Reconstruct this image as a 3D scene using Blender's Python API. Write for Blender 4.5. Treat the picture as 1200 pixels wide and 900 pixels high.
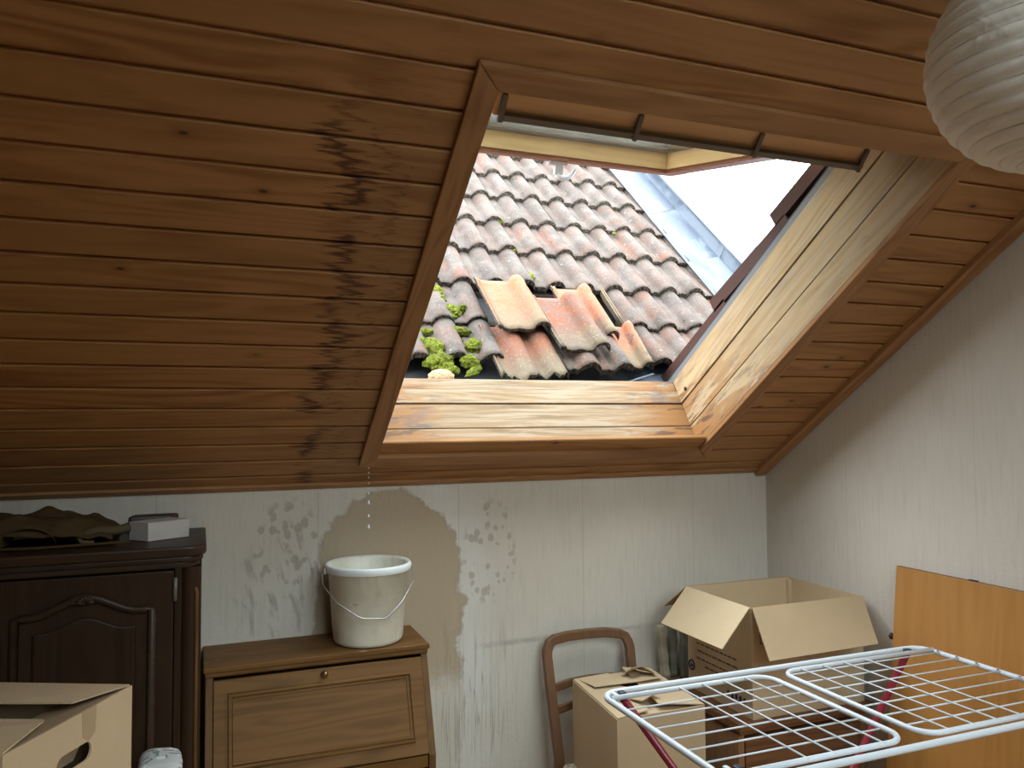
import bpy, bmesh, math, random
from mathutils import Matrix, Vector, Euler, noise as mnoise
random.seed(7)
for o in list(bpy.data.objects): bpy.data.objects.remove(o, do_unlink=True)
scene = bpy.context.scene
COL = scene.collection
R = math.radians
# ------------------------------------------------------------------ camera, world, light, exposure
TH = R(33.7699); SN, CS = math.sin(TH), math.cos(TH)
D, ZJ, XR = 2.75, 1.4807, 2.226            # back wall y, height of wall / slope joint, right wall x
cam = bpy.data.cameras.new('camera'); camo = bpy.data.objects.new('camera', cam); COL.objects.link(camo)
cam.sensor_fit = 'HORIZONTAL'; cam.sensor_width = 36.0; cam.lens = 929.235 / 1200 * 36
def cam_matrix(yaw, pitch, roll, loc):
    a, b, c = R(yaw), R(pitch), R(roll)
    f = Vector((math.sin(a)*math.cos(b), math.cos(a)*math.cos(b), math.sin(b)))
    r = Vector((math.cos(a), -math.sin(a), 0)); u = r.cross(f)
    r2 = r*math.cos(c) + u*math.sin(c); u2 = -r*math.sin(c) + u*math.cos(c)
    m = Matrix((r2, u2, -f)).transposed().to_4x4(); m.translation = loc
    return m
camo.matrix_world = cam_matrix(21.3701, 2.6029, -0.4011, (0, 0, 1.70))
cam.clip_start = 0.05
scene.camera = camo
world = bpy.data.worlds.new('overcast_sky'); scene.world = world; world.use_nodes = True
wn = world.node_tree; wbg = wn.nodes['Background']
wbg.inputs['Color'].default_value = (0.90, 0.95, 1.0, 1)
wbg.inputs['Strength'].default_value = 10.0
scene.view_settings.view_transform = 'Standard'; scene.view_settings.look = 'None'
scene.view_settings.gamma = 1.0; scene.view_settings.use_curve_mapping = False
scene.view_settings.exposure = 0.0

# roof frame: x along the wall, v up the slope, d into the room (perpendicular to the slope)
SF = Matrix(((1, 0, 0, 0), (0, -CS, -SN, D), (0, SN, -CS, ZJ), (0, 0, 0, 1)))
# rear slope (behind the camera): mirrored about the ridge
YR = 0.30; ZRIDGE = ZJ + (D - YR)*math.tan(TH); YB = 2*YR - D
RF = Matrix(((-1, 0, 0, 0), (0, CS, SN, YB), (0, SN, -CS, ZJ), (0, 0, 0, 1)))
VR = (D - YR)/CS
# neighbouring tiled roof frame
PS, PH = R(-2.097), R(40.884)
EX = Vector((math.cos(PS), math.sin(PS), 0)); ES = Vector((-math.sin(PS)*math.cos(PH), math.cos(PS)*math.cos(PH), math.sin(PH))); EN = EX.cross(ES)
TF = Matrix((EX, ES, EN)).transposed().to_4x4(); TF.translation = (2.3159, 4.2281, 3.1567)

def portal(name, mat, x0, x1, v0, v1, d):
    l = bpy.data.lights.new(name, 'AREA'); l.shape = 'RECTANGLE'; l.size = abs(x1-x0); l.size_y = v1-v0
    l.cycles.is_portal = True
    o = bpy.data.objects.new(name, l); COL.objects.link(o)
    # area lamps shine along local -Z; the room is at +d in roof frames
    o.matrix_world = mat @ Matrix.Translation(((x0+x1)/2, (v0+v1)/2, d)) @ Matrix.Rotation(math.pi, 4, 'X')
portal('skylight_portal', SF, 0.54, 1.78, 0.20, 1.58, -0.33)
RW = dict(x0=-2.12, x1=-0.15, v0=0.40, v1=2.72)      # added fill skylight (in the rear frame x runs the other way)
portal('added_skylight_portal', RF, RW['x0'], RW['x1'], RW['v0'], RW['v1'], -0.33)

# ------------------------------------------------------------------ mesh helpers
class MB:
    def __init__(s): s.v = []; s.f = []; s.m = []; s.sm = []
    def add(s, vs, fs, mi=0, smooth=False, M=None):
        b = len(s.v)
        for p in vs:
            p = Vector(p)
            s.v.append(tuple(M @ p) if M is not None else tuple(p))
        for f in fs: s.f.append([i+b for i in f]); s.m.append(mi); s.sm.append(smooth)
        return s
    def box(s, lo, hi, mi=0, M=None):
        x0, y0, z0 = lo; x1, y1, z1 = hi
        vs = [(x0,y0,z0),(x1,y0,z0),(x1,y1,z0),(x0,y1,z0),(x0,y0,z1),(x1,y0,z1),(x1,y1,z1),(x0,y1,z1)]
        return s.add(vs, [(0,3,2,1),(4,5,6,7),(0,1,5,4),(1,2,6,5),(2,3,7,6),(3,0,4,7)], mi, False, M)
    def prism(s, poly, a, b, axis='x', mi=0, smooth=False, M=None):
        # poly: 2D points; extruded from a to b along axis
        def p3(q, t):
            return {'x': (t, q[0], q[1]), 'y': (q[0], t, q[1]), 'z': (q[0], q[1], t)}[axis]
        n = len(poly)
        vs = [p3(q, a) for q in poly] + [p3(q, b) for q in poly]
        fs = [[i, (i+1) % n, n+(i+1) % n, n+i] for i in range(n)]
        s.add(vs, fs, mi, smooth, M)
        b0 = len(s.v) - 2*n
        s.f.append([b0+i for i in range(n)][::-1]); s.m.append(mi); s.sm.append(False)
        s.f.append([b0+n+i for i in range(n)]); s.m.append(mi); s.sm.append(False)
        return s
    def slab(s, quad, n, t, mi=0):
        # four 3D points thickened by t along n
        n = Vector(n).normalized()*t; q = [Vector(p) for p in quad]; k = len(q)
        vs = q + [p+n for p in q]
        fs = [list(range(k))[::-1], [k+i for i in range(k)]] + [[i, (i+1) % k, k+(i+1) % k, k+i] for i in range(k)]
        return s.add(vs, fs, mi)
    def tube(s, pts, r, seg=8, closed=False, mi=0, caps=True):
        pts = [Vector(p) for p in pts]; n = len(pts); rr = r if isinstance(r, (list, tuple)) else [r]*n
        vs = []; T0 = None; U = None
        for i, p in enumerate(pts):
            if closed: t = (pts[(i+1) % n]-pts[i-1]).normalized()
            else: t = (pts[min(i+1, n-1)]-pts[max(i-1, 0)]).normalized()
            if U is None:
                U = t.orthogonal().normalized()
                if closed:
                    nn = (pts[1]-pts[0]).cross(pts[-1]-pts[0])
                    if nn.length > 1e-9: U = nn.normalized()
            U = (U - t*U.dot(t)).normalized(); W = t.cross(U)
            for k in range(seg):
                a = 2*math.pi*k/seg
                vs.append(p + (U*math.cos(a)+W*math.sin(a))*rr[i])
        fs = []
        m = n if closed else n-1
        for i in range(m):
            j = (i+1) % n
            for k in range(seg):
                fs.append([i*seg+k, i*seg+(k+1) % seg, j*seg+(k+1) % seg, j*seg+k])
        s.add(vs, fs, mi, True)
        if not closed and caps:
            b = len(s.v)-n*seg
            s.f.append([b+k for k in range(seg)][::-1]); s.m.append(mi); s.sm.append(False)
            s.f.append([b+(n-1)*seg+k for k in range(seg)]); s.m.append(mi); s.sm.append(False)
        return s
    def lathe(s, prof, seg=32, c=(0, 0, 0), mi=0, M=None):
        vs = []; fs = []
        for r, z in prof:
            for k in range(seg):
                a = 2*math.pi*k/seg; vs.append((c[0]+r*math.cos(a), c[1]+r*math.sin(a), c[2]+z))
        for i in range(len(prof)-1):
            for k in range(seg): fs.append([i*seg+k, i*seg+(k+1) % seg, (i+1)*seg+(k+1) % seg, (i+1)*seg+k])
        return s.add(vs, fs, mi, True, M)
    def obj(s, name, mats, parent=None, off=None, bevel=0.0, seg=2):
        me = bpy.data.meshes.new(name)
        vs = s.v
        if off is not None:
            off = Vector(off); vs = [tuple(Vector(p)-off) for p in s.v]
        me.from_pydata(vs, [], s.f)
        for i, p in enumerate(me.polygons): p.material_index = s.m[i]; p.use_smooth = s.sm[i]
        if not isinstance(mats, (list, tuple)): mats = [mats]
        for m in mats: me.materials.append(m)
        bm = bmesh.new(); bm.from_mesh(me)
        bmesh.ops.recalc_face_normals(bm, faces=bm.faces)
        if bevel > 0:
            es = [e for e in bm.edges if len(e.link_faces) == 2 and e.calc_face_angle() > R(35)]
            bmesh.ops.bevel(bm, geom=es, offset=bevel, segments=seg, affect='EDGES', profile=0.6)
        bm.to_mesh(me); bm.free()
        o = bpy.data.objects.new(name, me); COL.objects.link(o)
        if parent: o.parent = parent
        return o
def tag(o, label=None, cat=None, group=None, kind=None):
    if label: o['label'] = label
    if cat: o['category'] = cat
    if group: o['group'] = group
    if kind: o['kind'] = kind
    return o
def root(name, loc=(0, 0, 0), mat=None):
    o = bpy.data.objects.new(name, None); COL.objects.link(o); o.empty_display_size = .1
    o.matrix_world = mat.copy() if mat is not None else Matrix.Translation(loc)
    return o
def thing(name, label, cat, loc=(0, 0, 0), group=None, mat=None):
    return tag(root(name, loc, mat), label, cat, group)
def rounded(pts, r, n=6):
    # rounded closed polygon from 3D corner points
    out = []; k = len(pts)
    for i in range(k):
        p = Vector(pts[i]); a = (Vector(pts[i-1])-p).normalized(); b = (Vector(pts[(i+1) % k])-p).normalized()
        out += arc3(p+a*r, p, p+b*r, n)
    return out
def arc3(a, p, b, n=6):
    # quadratic-like circular corner
    c = a + b - p; out = []
    for i in range(n+1):
        t = (i/n)*math.pi/2
        out.append(c + (a-c)*math.cos(t) + (b-c)*math.sin(t))
    return out

# ------------------------------------------------------------------ material helpers
class NM:
    def __init__(s, name, rough=0.6, metal=0.0, spec=0.3):
        s.mat = bpy.data.materials.new(name); s.mat.use_nodes = True
        s.nt = s.mat.node_tree; s.b = s.nt.nodes['Principled BSDF']
        s.b.inputs['Roughness'].default_value = rough; s.b.inputs['Metallic'].default_value = metal
        s.b.inputs['Specular IOR Level'].default_value = spec
        s._c = None
    def n(s, t, **kw):
        nd = s.nt.nodes.new(t)
        for k, v in kw.items(): setattr(nd, k, v)
        return nd
    def put(s, sock, v):
        if v is None: return
        if isinstance(v, bpy.types.NodeSocket): s.nt.links.new(v, sock)
        else: sock.default_value = v
    def coord(s, rnd=True):
        if s._c is None:
            tc = s.n('ShaderNodeTexCoord').outputs['Object']
            if rnd:
                oi = s.n('ShaderNodeObjectInfo').outputs['Random']
                cb = s.n('ShaderNodeCombineXYZ')
                for i, k in enumerate((37.3, 11.7, 5.1)): s.put(cb.inputs[i], s.math('MULTIPLY', oi, k))
                s._c = s.vadd(tc, cb.outputs[0])
            else: s._c = tc
        return s._c
    def rnd(s): return s.n('ShaderNodeObjectInfo').outputs['Random']
    def pos(s): return s.n('ShaderNodeNewGeometry').outputs['Position']
    def xyz(s, v):
        nd = s.n('ShaderNodeSeparateXYZ'); s.put(nd.inputs[0], v); return nd.outputs
    def comb(s, x, y, z):
        nd = s.n('ShaderNodeCombineXYZ'); s.put(nd.inputs[0], x); s.put(nd.inputs[1], y); s.put(nd.inputs[2], z); return nd.outputs[0]
    def vadd(s, a, b):
        nd = s.n('ShaderNodeVectorMath', operation='ADD'); s.put(nd.inputs[0], a); s.put(nd.inputs[1], b); return nd.outputs[0]
    def vmul(s, a, b):
        nd = s.n('ShaderNodeVectorMath', operation='MULTIPLY'); s.put(nd.inputs[0], a); s.put(nd.inputs[1], b); return nd.outputs[0]
    def math(s, op, a, b=None, clamp=False):
        nd = s.n('ShaderNodeMath', operation=op, use_clamp=clamp); s.put(nd.inputs[0], a); s.put(nd.inputs[1], b); return nd.outputs[0]
    def noise(s, v, scale=5, detail=4, rough=.55, dist=0):
        nd = s.n('ShaderNodeTexNoise'); s.put(nd.inputs['Vector'], v)
        nd.inputs['Scale'].default_value = scale; nd.inputs['Detail'].default_value = detail
        nd.inputs['Roughness'].default_value = rough; nd.inputs['Distortion'].default_value = dist
        return nd.outputs[0]
    def vor(s, v, scale=5, feature='F1'):
        nd = s.n('ShaderNodeTexVoronoi', feature=feature); s.put(nd.inputs['Vector'], v); nd.inputs['Scale'].default_value = scale
        return nd.outputs['Distance']
    def wave(s, v, scale=5, dist=3, detail=2, dscale=1, dirn='Y'):
        nd = s.n('ShaderNodeTexWave', bands_direction=dirn); s.put(nd.inputs['Vector'], v)
        nd.inputs['Scale'].default_value = scale; nd.inputs['Distortion'].default_value = dist
        nd.inputs['Detail'].default_value = detail; nd.inputs['Detail Scale'].default_value = dscale
        return nd.outputs['Fac']
    def ss(s, v, lo, hi, a=0.0, b=1.0):
        nd = s.n('ShaderNodeMapRange', interpolation_type='SMOOTHSTEP'); s.put(nd.inputs[0], v)
        for i, q in enumerate((lo, hi, a, b)): nd.inputs[i+1].default_value = q
        return nd.outputs[0]
    def mix(s, f, a, b, mode='MIX'):
        nd = s.n('ShaderNodeMix', data_type='RGBA', blend_type=mode)
        s.put(nd.inputs[0], f); 
        for i, v in ((6, a), (7, b)):
            if isinstance(v, (tuple, list)): v = (*v[:3], 1)
            s.put(nd.inputs[i], v)
        return nd.outputs[2]
    def bump(s, h, strength=.3, dist=.005):
        nd = s.n('ShaderNodeBump'); nd.inputs['Strength'].default_value = strength; nd.inputs['Distance'].default_value = dist
        s.put(nd.inputs['Height'], h); s.nt.links.new(nd.outputs[0], s.b.inputs['Normal'])
    def col(s, c):
        if isinstance(c, (tuple, list)): c = (*c[:3], 1)
        s.put(s.b.inputs['Base Color'], c); return s.mat

def plain(name, c, rough=.6, metal=0, spec=.3, var=.12, sc=12):
    m = NM(name, rough, metal, spec); n = m.noise(m.coord(), sc, 4)
    lo = tuple(x*(1-var) for x in c); hi = tuple(min(1, x*(1+var)) for x in c)
    return m.col(m.mix(n, lo, hi))

def wood(name, light, dark, knot=(.06, .025, .012), axis='X', rough=.5, grain=1.0, knots=.0075, ring=22, spec=.3, post=None, streak=.5):
    m = NM(name, rough, 0, spec); c = m.coord()
    if axis == 'Y':
        q = m.xyz(c); c = m.comb(q[1], q[0], q[2])
    elif axis == 'Z':
        q = m.xyz(c); c = m.comb(q[2], q[0], q[1])
    st = m.vmul(c, (1.0, 14.0, 14.0))
    n1 = m.noise(st, 3.0*grain, 6, .6, .3)
    n2 = m.noise(m.vmul(c, (.9, 5, 5)), 2.0, 3)
    ph = m.noise(m.vmul(c, (.55, 5.5, 5.5)), 1.5, 2, .45, .25)
    w = m.math('ADD', m.math('MULTIPLY', m.math('SINE', m.math('MULTIPLY', ph, ring*3.6)), .5), .5)
    w = m.math('MULTIPLY', w, m.ss(m.noise(m.vmul(c, (.8, 4, 4)), 1.0, 2), .3, .65, .35, 1.0))
    g = m.math('ADD', m.math('MULTIPLY', n1, .55), m.math('MULTIPLY', w, .28*streak*2))
    g = m.math('ADD', g, m.math('MULTIPLY', n2, .3))
    f = m.ss(g, .35, .95)
    colr = m.mix(f, light, dark)
    # plank-to-plank tone
    r = m.rnd(); colr = m.mix(m.math('MULTIPLY', r, .28), colr, tuple(x*.62 for x in light))
    if knots:
        kd = m.vor(m.vmul(c, (.62, 1.15, .01)), 7.0)
        kn = m.ss(kd, knots*7.0*1.15, knots*7.0*.5)
        halo = m.ss(kd, knots*7.0*3.2, knots*7.0*.8)
        colr = m.mix(m.math('MULTIPLY', halo, .35), colr, tuple(x*.55 for x in dark))
        colr = m.mix(kn, colr, knot)
    if post: colr = post(m, colr)
    m.bump(n1, .15, .002)
    return m.col(colr)

def ceiling_stain(m, c):
    p = m.xyz(m.pos()); u = p[0]; v = m.math('MULTIPLY', m.math('SUBTRACT', p[2], ZJ), 1/SN)
    nA = m.noise(m.comb(0.3, m.math('MULTIPLY', v, 5.5), 0.0), 1.0, 2)
    nB = m.noise(m.comb(m.math('MULTIPLY', u, 5.0), m.math('MULTIPLY', v, 62.0), 0.0), 1.0, 4, .65, .4)
    w = m.math('ADD', u, m.math('MULTIPLY', m.math('SUBTRACT', nA, .5), .34))
    w = m.math('ADD', w, m.math('MULTIPLY', m.math('SUBTRACT', nB, .5), .30))
    d1 = m.math('ABSOLUTE', m.math('SUBTRACT', w, .305))
    t1 = m.ss(d1, .034, .005)
    d2 = m.math('ABSOLUTE', m.math('SUBTRACT', w, .405)); t2 = m.math('MULTIPLY', m.ss(d2, .014, .003), .55)
    nC = m.noise(m.comb(m.math('MULTIPLY', u, 4.0), m.math('MULTIPLY', v, 9.0), 3.0), 1.0, 3)
    gate = m.math('MULTIPLY', m.ss(nC, .34, .56), m.ss(v, 1.62, 1.42))
    right = m.ss(u, .60, .52)
    t = m.math('MULTIPLY', m.math('MAXIMUM', t1, t2), m.math('MULTIPLY', gate, right))
    wet = m.math('MULTIPLY', m.math('MULTIPLY', m.ss(w, .27, .34), right), m.math('MULTIPLY', m.ss(v, 1.6, 1.3), .22))
    c = m.mix(wet, c, (.22, .145, .085))
    return m.mix(m.math('MULTIPLY', t, .88), c, (.060, .016, .009))

def lining_stain(m, c, axis='X'):
    p = m.xyz(m.pos()); x = p[0]; v = m.math('MULTIPLY', m.math('SUBTRACT', p[2], ZJ), 1/SN)
    q = m.coord()
    if axis != 'X':
        t_ = m.xyz(q); q = m.comb(t_[1], t_[0], t_[2])
    def st(a, b, seed, det=5, ro=.65, di=.5):
        k = (a, b, b)
        return m.noise(m.vadd(m.vmul(q, k), (seed, seed, seed)), 1.0, det, ro, di)
    if axis == 'X': reg = m.math('MAXIMUM', m.ss(x, 1.36, 1.72), m.math('MULTIPLY', m.ss(x, .92, .62), .9))
    else: reg = m.math('MULTIPLY', m.ss(v, 1.15, .28), m.ss(x, 1.0, 1.2))
    n = st(5, 34, 1.0); n2 = st(3.2, 20, 7.0, 4, .6, 1.2); n3 = st(4, 70, 4.0, 4)
    c = m.mix(m.math('MULTIPLY', m.ss(n3, .42, .62), .40), c, (.44, .385, .30))
    c = m.mix(m.math('MULTIPLY', m.ss(n3, .60, .72), .35), c, (.16, .12, .08))
    rust = m.math('MULTIPLY', m.ss(m.math('ADD', n2, m.math('MULTIPLY', reg, .16)), .54, .64), reg)
    c = m.mix(m.math('MULTIPLY', rust, .85), c, (.30, .135, .04))
    dark = m.math('MULTIPLY', m.ss(m.math('ADD', n, m.math('MULTIPLY', reg, .08)), .60, .68), m.math('MAXIMUM', reg, .12))
    c = m.mix(m.math('MULTIPLY', dark, .8), c, (.085, .055, .04))
    bl = m.math('MULTIPLY', m.ss(st(6, 13, 11.0, 3), .56, .66), m.math('MULTIPLY', reg, .5))
    return m.mix(bl, c, (.10, .09, .11))

PINE_L, PINE_D = (.43, .215, .080), (.23, .090, .027)
M = {}
M['ceiling'] = wood('knotty_pine_ceiling', PINE_L, PINE_D, post=ceiling_stain, ring=16)
M['casing_x'] = wood('pine_casing_horizontal', (.40, .20, .085), (.22, .095, .035), axis='X', knots=0)
M['casing_y'] = wood('pine_casing_sloping', (.40, .20, .085), (.22, .095, .035), axis='Y', knots=0, ring=30)
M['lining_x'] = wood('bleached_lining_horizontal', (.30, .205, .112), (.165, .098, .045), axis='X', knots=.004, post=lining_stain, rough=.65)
M['lining_y'] = wood('bleached_lining_sloping', (.52, .37, .20), (.32, .20, .09), axis='Y', knots=.004, post=lambda m, c: lining_stain(m, c, 'X2'), rough=.6)
M['sash_x'] = wood('sash_pine_horizontal', (.62, .42, .19), (.46, .28, .11), axis='X', knots=0, rough=.4)
M['sash_y'] = wood('sash_pine_sloping', (.62, .42, .19), (.46, .28, .11), axis='Y', knots=0, rough=.4)
M['sash_red'] = wood('sash_outer_red_brown', (.34, .15, .085), (.22, .09, .05), axis='X', knots=0)
M['flap'] = wood('orange_pine_flap', (.80, .50, .27), (.66, .36, .17), axis='X', knots=0)
M['oak_dark_z'] = wood('dark_oak_upright', (.042, .021, .010), (.020, .009, .004), axis='Z', knots=0, rough=.45, spec=.2)
M['oak_dark_x'] = wood('dark_oak_crosswise', (.046, .023, .011), (.021, .010, .004), axis='X', knots=0, rough=.4, spec=.3)
def desk_wear(m, c):
    p = m.xyz(m.pos()); n = m.noise(m.vmul(m.pos(), (14, 30, 8)), 1.0, 5, .7)
    g = m.math('MULTIPLY', m.ss(n, .60, .68), m.ss(p[2], .983, .988))
    return m.mix(m.math('MULTIPLY', g, .55), c, (.42, .30, .18))
M['oak_x'] = wood('mid_oak_crosswise', (.200, .098, .032), (.105, .048, .014), axis='X', knots=0, rough=.5, spec=.12, post=desk_wear)
M['oak_z'] = wood('mid_oak_upright', (.17, .085, .03), (.09, .042, .014), axis='Z', knots=0, rough=.5, spec=.15)
M['chair'] = wood('brown_stained_beech', (.19, .095, .048), (.10, .048, .024), axis='Z', knots=0, rough=.4)
M['veneer'] = wood('orange_brown_veneer', (.50, .235, .065), (.36, .155, .038), axis='Z', knots=0, rough=.32, ring=14, grain=.6, spec=.45, streak=.35)
M['veneer_edge'] = plain('dark_veneer_edge', (.20, .09, .03))
M['chest_x'] = wood('reddish_chest_wood', (.22, .10, .045), (.11, .045, .018), axis='X', knots=0)
M['chest_side'] = wood('lit_chest_side', (.33, .18, .085), (.22, .11, .05), axis='Z', knots=0)  # chest wood lightened to paint the light on its side
M['panelling'] = wood('bounce_cutting_panelling', (.16, .08, .035), (.08, .035, .014), axis='Z')  # dark tone picked to cut bounce light on the left
M['floor'] = wood('worn_floor_boards', (.42, .27, .15), (.26, .15, .08), axis='X', knots=.005)

def cardboard(name, base, crease=False):
    m = NM(name, .75, 0, .2); c = m.coord()
    n = m.noise(c, 6, 4); f = m.noise(m.vmul(c, (60, 60, 8)), 4, 2)
    k = m.mix(n, tuple(x*.86 for x in base), tuple(min(1, x*1.08) for x in base))
    k = m.mix(m.math('MULTIPLY', f, .18), k, tuple(x*.7 for x in base))
    cr = m.vor(m.vadd(m.vmul(c, (3, 3, 6)), m.comb(m.noise(c, 9, 2), m.noise(c, 7, 2), 0.0)), 1.3, 'DISTANCE_TO_EDGE')
    m.bump(m.ss(cr, 0, .03), .10, .001)
    return m.col(k)
M['card'] = cardboard('brown_cardboard', (.58, .43, .27))
M['card_in'] = cardboard('pale_inner_cardboard', (.56, .42, .265))
M['card_shade'] = cardboard('shaded_cardboard_flap', (.41, .29, .175))  # brown cardboard darkened to paint shade on some flaps
M['white'] = plain('white_powder_coated_tube', (.58, .62, .66), .35, 0, .4, .04)
M['red'] = plain('dark_red_painted_tube', (.20, .014, .026), .3, 0, .5, .05)
M['black'] = plain('black_plastic', (.02, .02, .022), .4)
M['steel'] = plain('galvanised_wire', (.45, .45, .44), .35, .9, .5)
M['brass'] = plain('aged_brass', (.34, .22, .11), .35, .9, .5)
M['barmetal'] = plain('grey_brown_bar_metal', (.17, .145, .12), .4, .3)
M['zinc'] = None; M['latch'] = plain('bright_cast_metal', (.75, .77, .80), .35, .1, .6, .05)
def zinc():
    m = NM('weathered_zinc', .5, .15, .3); c = m.coord(); n = m.noise(m.vmul(c, (6, 2, 3)), 1.5, 5, .6, 1.0)
    k = m.mix(m.ss(n, .4, .62), (.065, .085, .115), (.135, .165, .20)); s = m.noise(c, 60, 3)
    m.put(m.b.inputs['Roughness'], m.ss(n, .3, .7, .35, .6))
    return m.col(m.mix(m.math('MULTIPLY', m.ss(s, .6, .7), .3), k, (.22, .22, .21)))
M['zinc'] = zinc()
M['seal'] = plain('grey_frame_cladding', (.22, .23, .24), .5, .4)
M['membrane'] = plain('dark_roofing_sheet', (.045, .05, .055), .5)
M['batten'] = plain('grey_weathered_batten', (.12, .10, .085), .8)
M['owntile'] = plain('dark_brown_glazed_tile', (.075, .035, .028), .4, 0, .4)
M['tape'] = plain('clear_brown_parcel_tape', (.46, .33, .20), .12, 0, .8)
M['ink'] = plain('dark_printed_ink', (.13, .085, .06), .7)
M['blueink'] = plain('navy_printed_ink', (.03, .035, .09), .7)
M['outside'] = plain('grey_render', (.35, .34, .32))
M['whitebox'] = plain('off_white_card', (.62, .57, .55), .6)
M['shell'] = plain('pale_terracotta_fragment', (.62, .38, .22), .8, sc=40, var=.3)

def plaster(name, back=False):
    m = NM(name, .8, 0, .15); P = m.pos(); p = m.xyz(P)
    h = p[0] if back else p[1]
    fib = m.noise(m.comb(m.math('MULTIPLY', h, 90.0), m.math('MULTIPLY', p[2], 6.0), 0.0), 1.0, 3, .6)
    blot = m.noise(P, 2.2, 4, .6); fine = m.noise(P, 85, 3)
    c = m.mix(blot, (.56, .505, .43), (.69, .645, .575))
    c = m.mix(m.math('MULTIPLY', m.ss(fib, .45, .75), .28), c, (.45, .405, .345))
    if back:
        x, z = p[0], p[2]
        nz = m.noise(P, 7.0, 5, .65); nz2 = m.noise(P, 22.0, 4, .65)
        wob = m.math('ADD', m.math('MULTIPLY', m.math('SUBTRACT', nz, .5), .55), m.math('MULTIPLY', m.math('SUBTRACT', nz2, .5), .22))
        dx = m.math('MULTIPLY', m.math('SUBTRACT', x, .615), 1/.255)
        up = m.math('MAXIMUM', m.math('MULTIPLY', m.math('SUBTRACT', z, 1.16), 1/.30), 0.0)
        rr = m.math('SQRT', m.math('ADD', m.math('MULTIPLY', dx, dx), m.math('MULTIPLY', up, up)))
        rr = m.math('ADD', rr, wob)
        inside = m.ss(rr, 1.02, .97)
        low = m.ss(m.math('ADD', z, m.math('MULTIPLY', nz2, .14)), .80, .90)
        damp = m.math('MULTIPLY', inside, low)
        bloom = m.math('MULTIPLY', m.math('MULTIPLY', m.ss(rr, 1.01, 1.05), m.ss(rr, 1.65, 1.1)), m.ss(x, .65, .80))
        c = m.mix(m.math('MULTIPLY', bloom, .55), c, (.72, .71, .68))
        c = m.mix(m.math('MULTIPLY', damp, .80), c, (.42, .32, .205))
        ring = m.math('MULTIPLY', m.ss(m.math('ABSOLUTE', m.math('SUBTRACT', rr, 1.0)), .05, .005), m.math('MULTIPLY', low, .35))
        c = m.mix(ring, c, (.30, .235, .17))
        # runs
        rn = m.noise(m.comb(m.math('MULTIPLY', x, 60.0), m.math('MULTIPLY', z, 1.6), 0.0), 1.0, 2, .5)
        runs = m.math('MULTIPLY', m.ss(m.math('ABSOLUTE', m.math('SUBTRACT', rn, .5)), .03, .0),
                      m.math('MULTIPLY', m.math('MULTIPLY', m.ss(x, .76, .80), m.ss(x, 1.12, .98)), m.math('MULTIPLY', m.ss(z, 1.05, .85), m.ss(z, .3, .6))))
        c = m.mix(m.math('MULTIPLY', runs, .6), c, (.30, .26, .20))
        # blister spots right of and left of the damp patch
        vr = m.vor(m.comb(m.math('ADD', m.math('MULTIPLY', x, 1.35), m.math('MULTIPLY', nz2, .022)), m.math('ADD', z, m.math('MULTIPLY', nz, .05)), 0.0), 27.0)
        sz = m.ss(m.noise(P, 16, 1), .32, .60, .04, .48)
        sp = m.ss(m.math('SUBTRACT', vr, sz), .07, -.09)
        def blob(cx, cz, rx, rz):
            a = m.math('MULTIPLY', m.math('SUBTRACT', x, cx), 1/rx); b = m.math('MULTIPLY', m.math('SUBTRACT', z, cz), 1/rz)
            return m.ss(m.math('ADD', m.math('MULTIPLY', a, a), m.math('MULTIPLY', b, b)), 1.1, .6)
        reg = m.math('MAXIMUM', blob(.985, 1.22, .11, .20), blob(.27, 1.28, .12, .17))
        c = m.mix(m.math('MULTIPLY', m.math('MULTIPLY', sp, reg), .55), c, (.33, .28, .22))
        # dirty smears lower left and mould above the old skirting line
        sm = m.noise(m.comb(m.math('MULTIPLY', m.math('ADD', x, m.math('MULTIPLY', z, .25)), 26.0), m.math('MULTIPLY', z, 6.0), 2.0), 1.0, 4, .7)
        c = m.mix(m.math('MULTIPLY', m.math('MULTIPLY', m.ss(sm, .52, .66), blob(.26, 1.12, .17, .26)), .5), c, (.26, .23, .20))
        ln = m.math('ABSOLUTE', m.math('SUBTRACT', m.math('ADD', z, m.math('MULTIPLY', nz2, .012)), .893))
        c = m.mix(m.math('MULTIPLY', m.math('MULTIPLY', m.ss(ln, .016, .002), m.ss(x, .90, 1.0)), m.ss(nz2, .3, .7, .1, .6)), c, (.30, .27, .23))
        for sx in (.866, 1.363, 1.86, .37, -.13):
            ed = m.math('ABSOLUTE', m.math('SUBTRACT', x, sx)); c = m.mix(m.ss(ed, .0025, .0008, 0, .38), c, (.34, .30, .26))
    else:
        for sy in (2.30, 1.77, 1.24, .71, .18):
            ed = m.math('ABSOLUTE', m.math('SUBTRACT', p[1], sy)); c = m.mix(m.ss(ed, .0025, .0008, 0, .22), c, (.36, .33, .29))
        sp = m.noise(P, 30, 5, .7); c = m.mix(m.ss(sp, .68, .74, 0, .3), c, (.35, .33, .30))
    m.bump(m.math('ADD', m.math('MULTIPLY', fib, .5), fine), .35, .003)
    return m.col(c)
M['plaster_back'] = plaster('stained_wallpaper', True)
M['plaster'] = plaster('woven_wallpaper', False)

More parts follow.
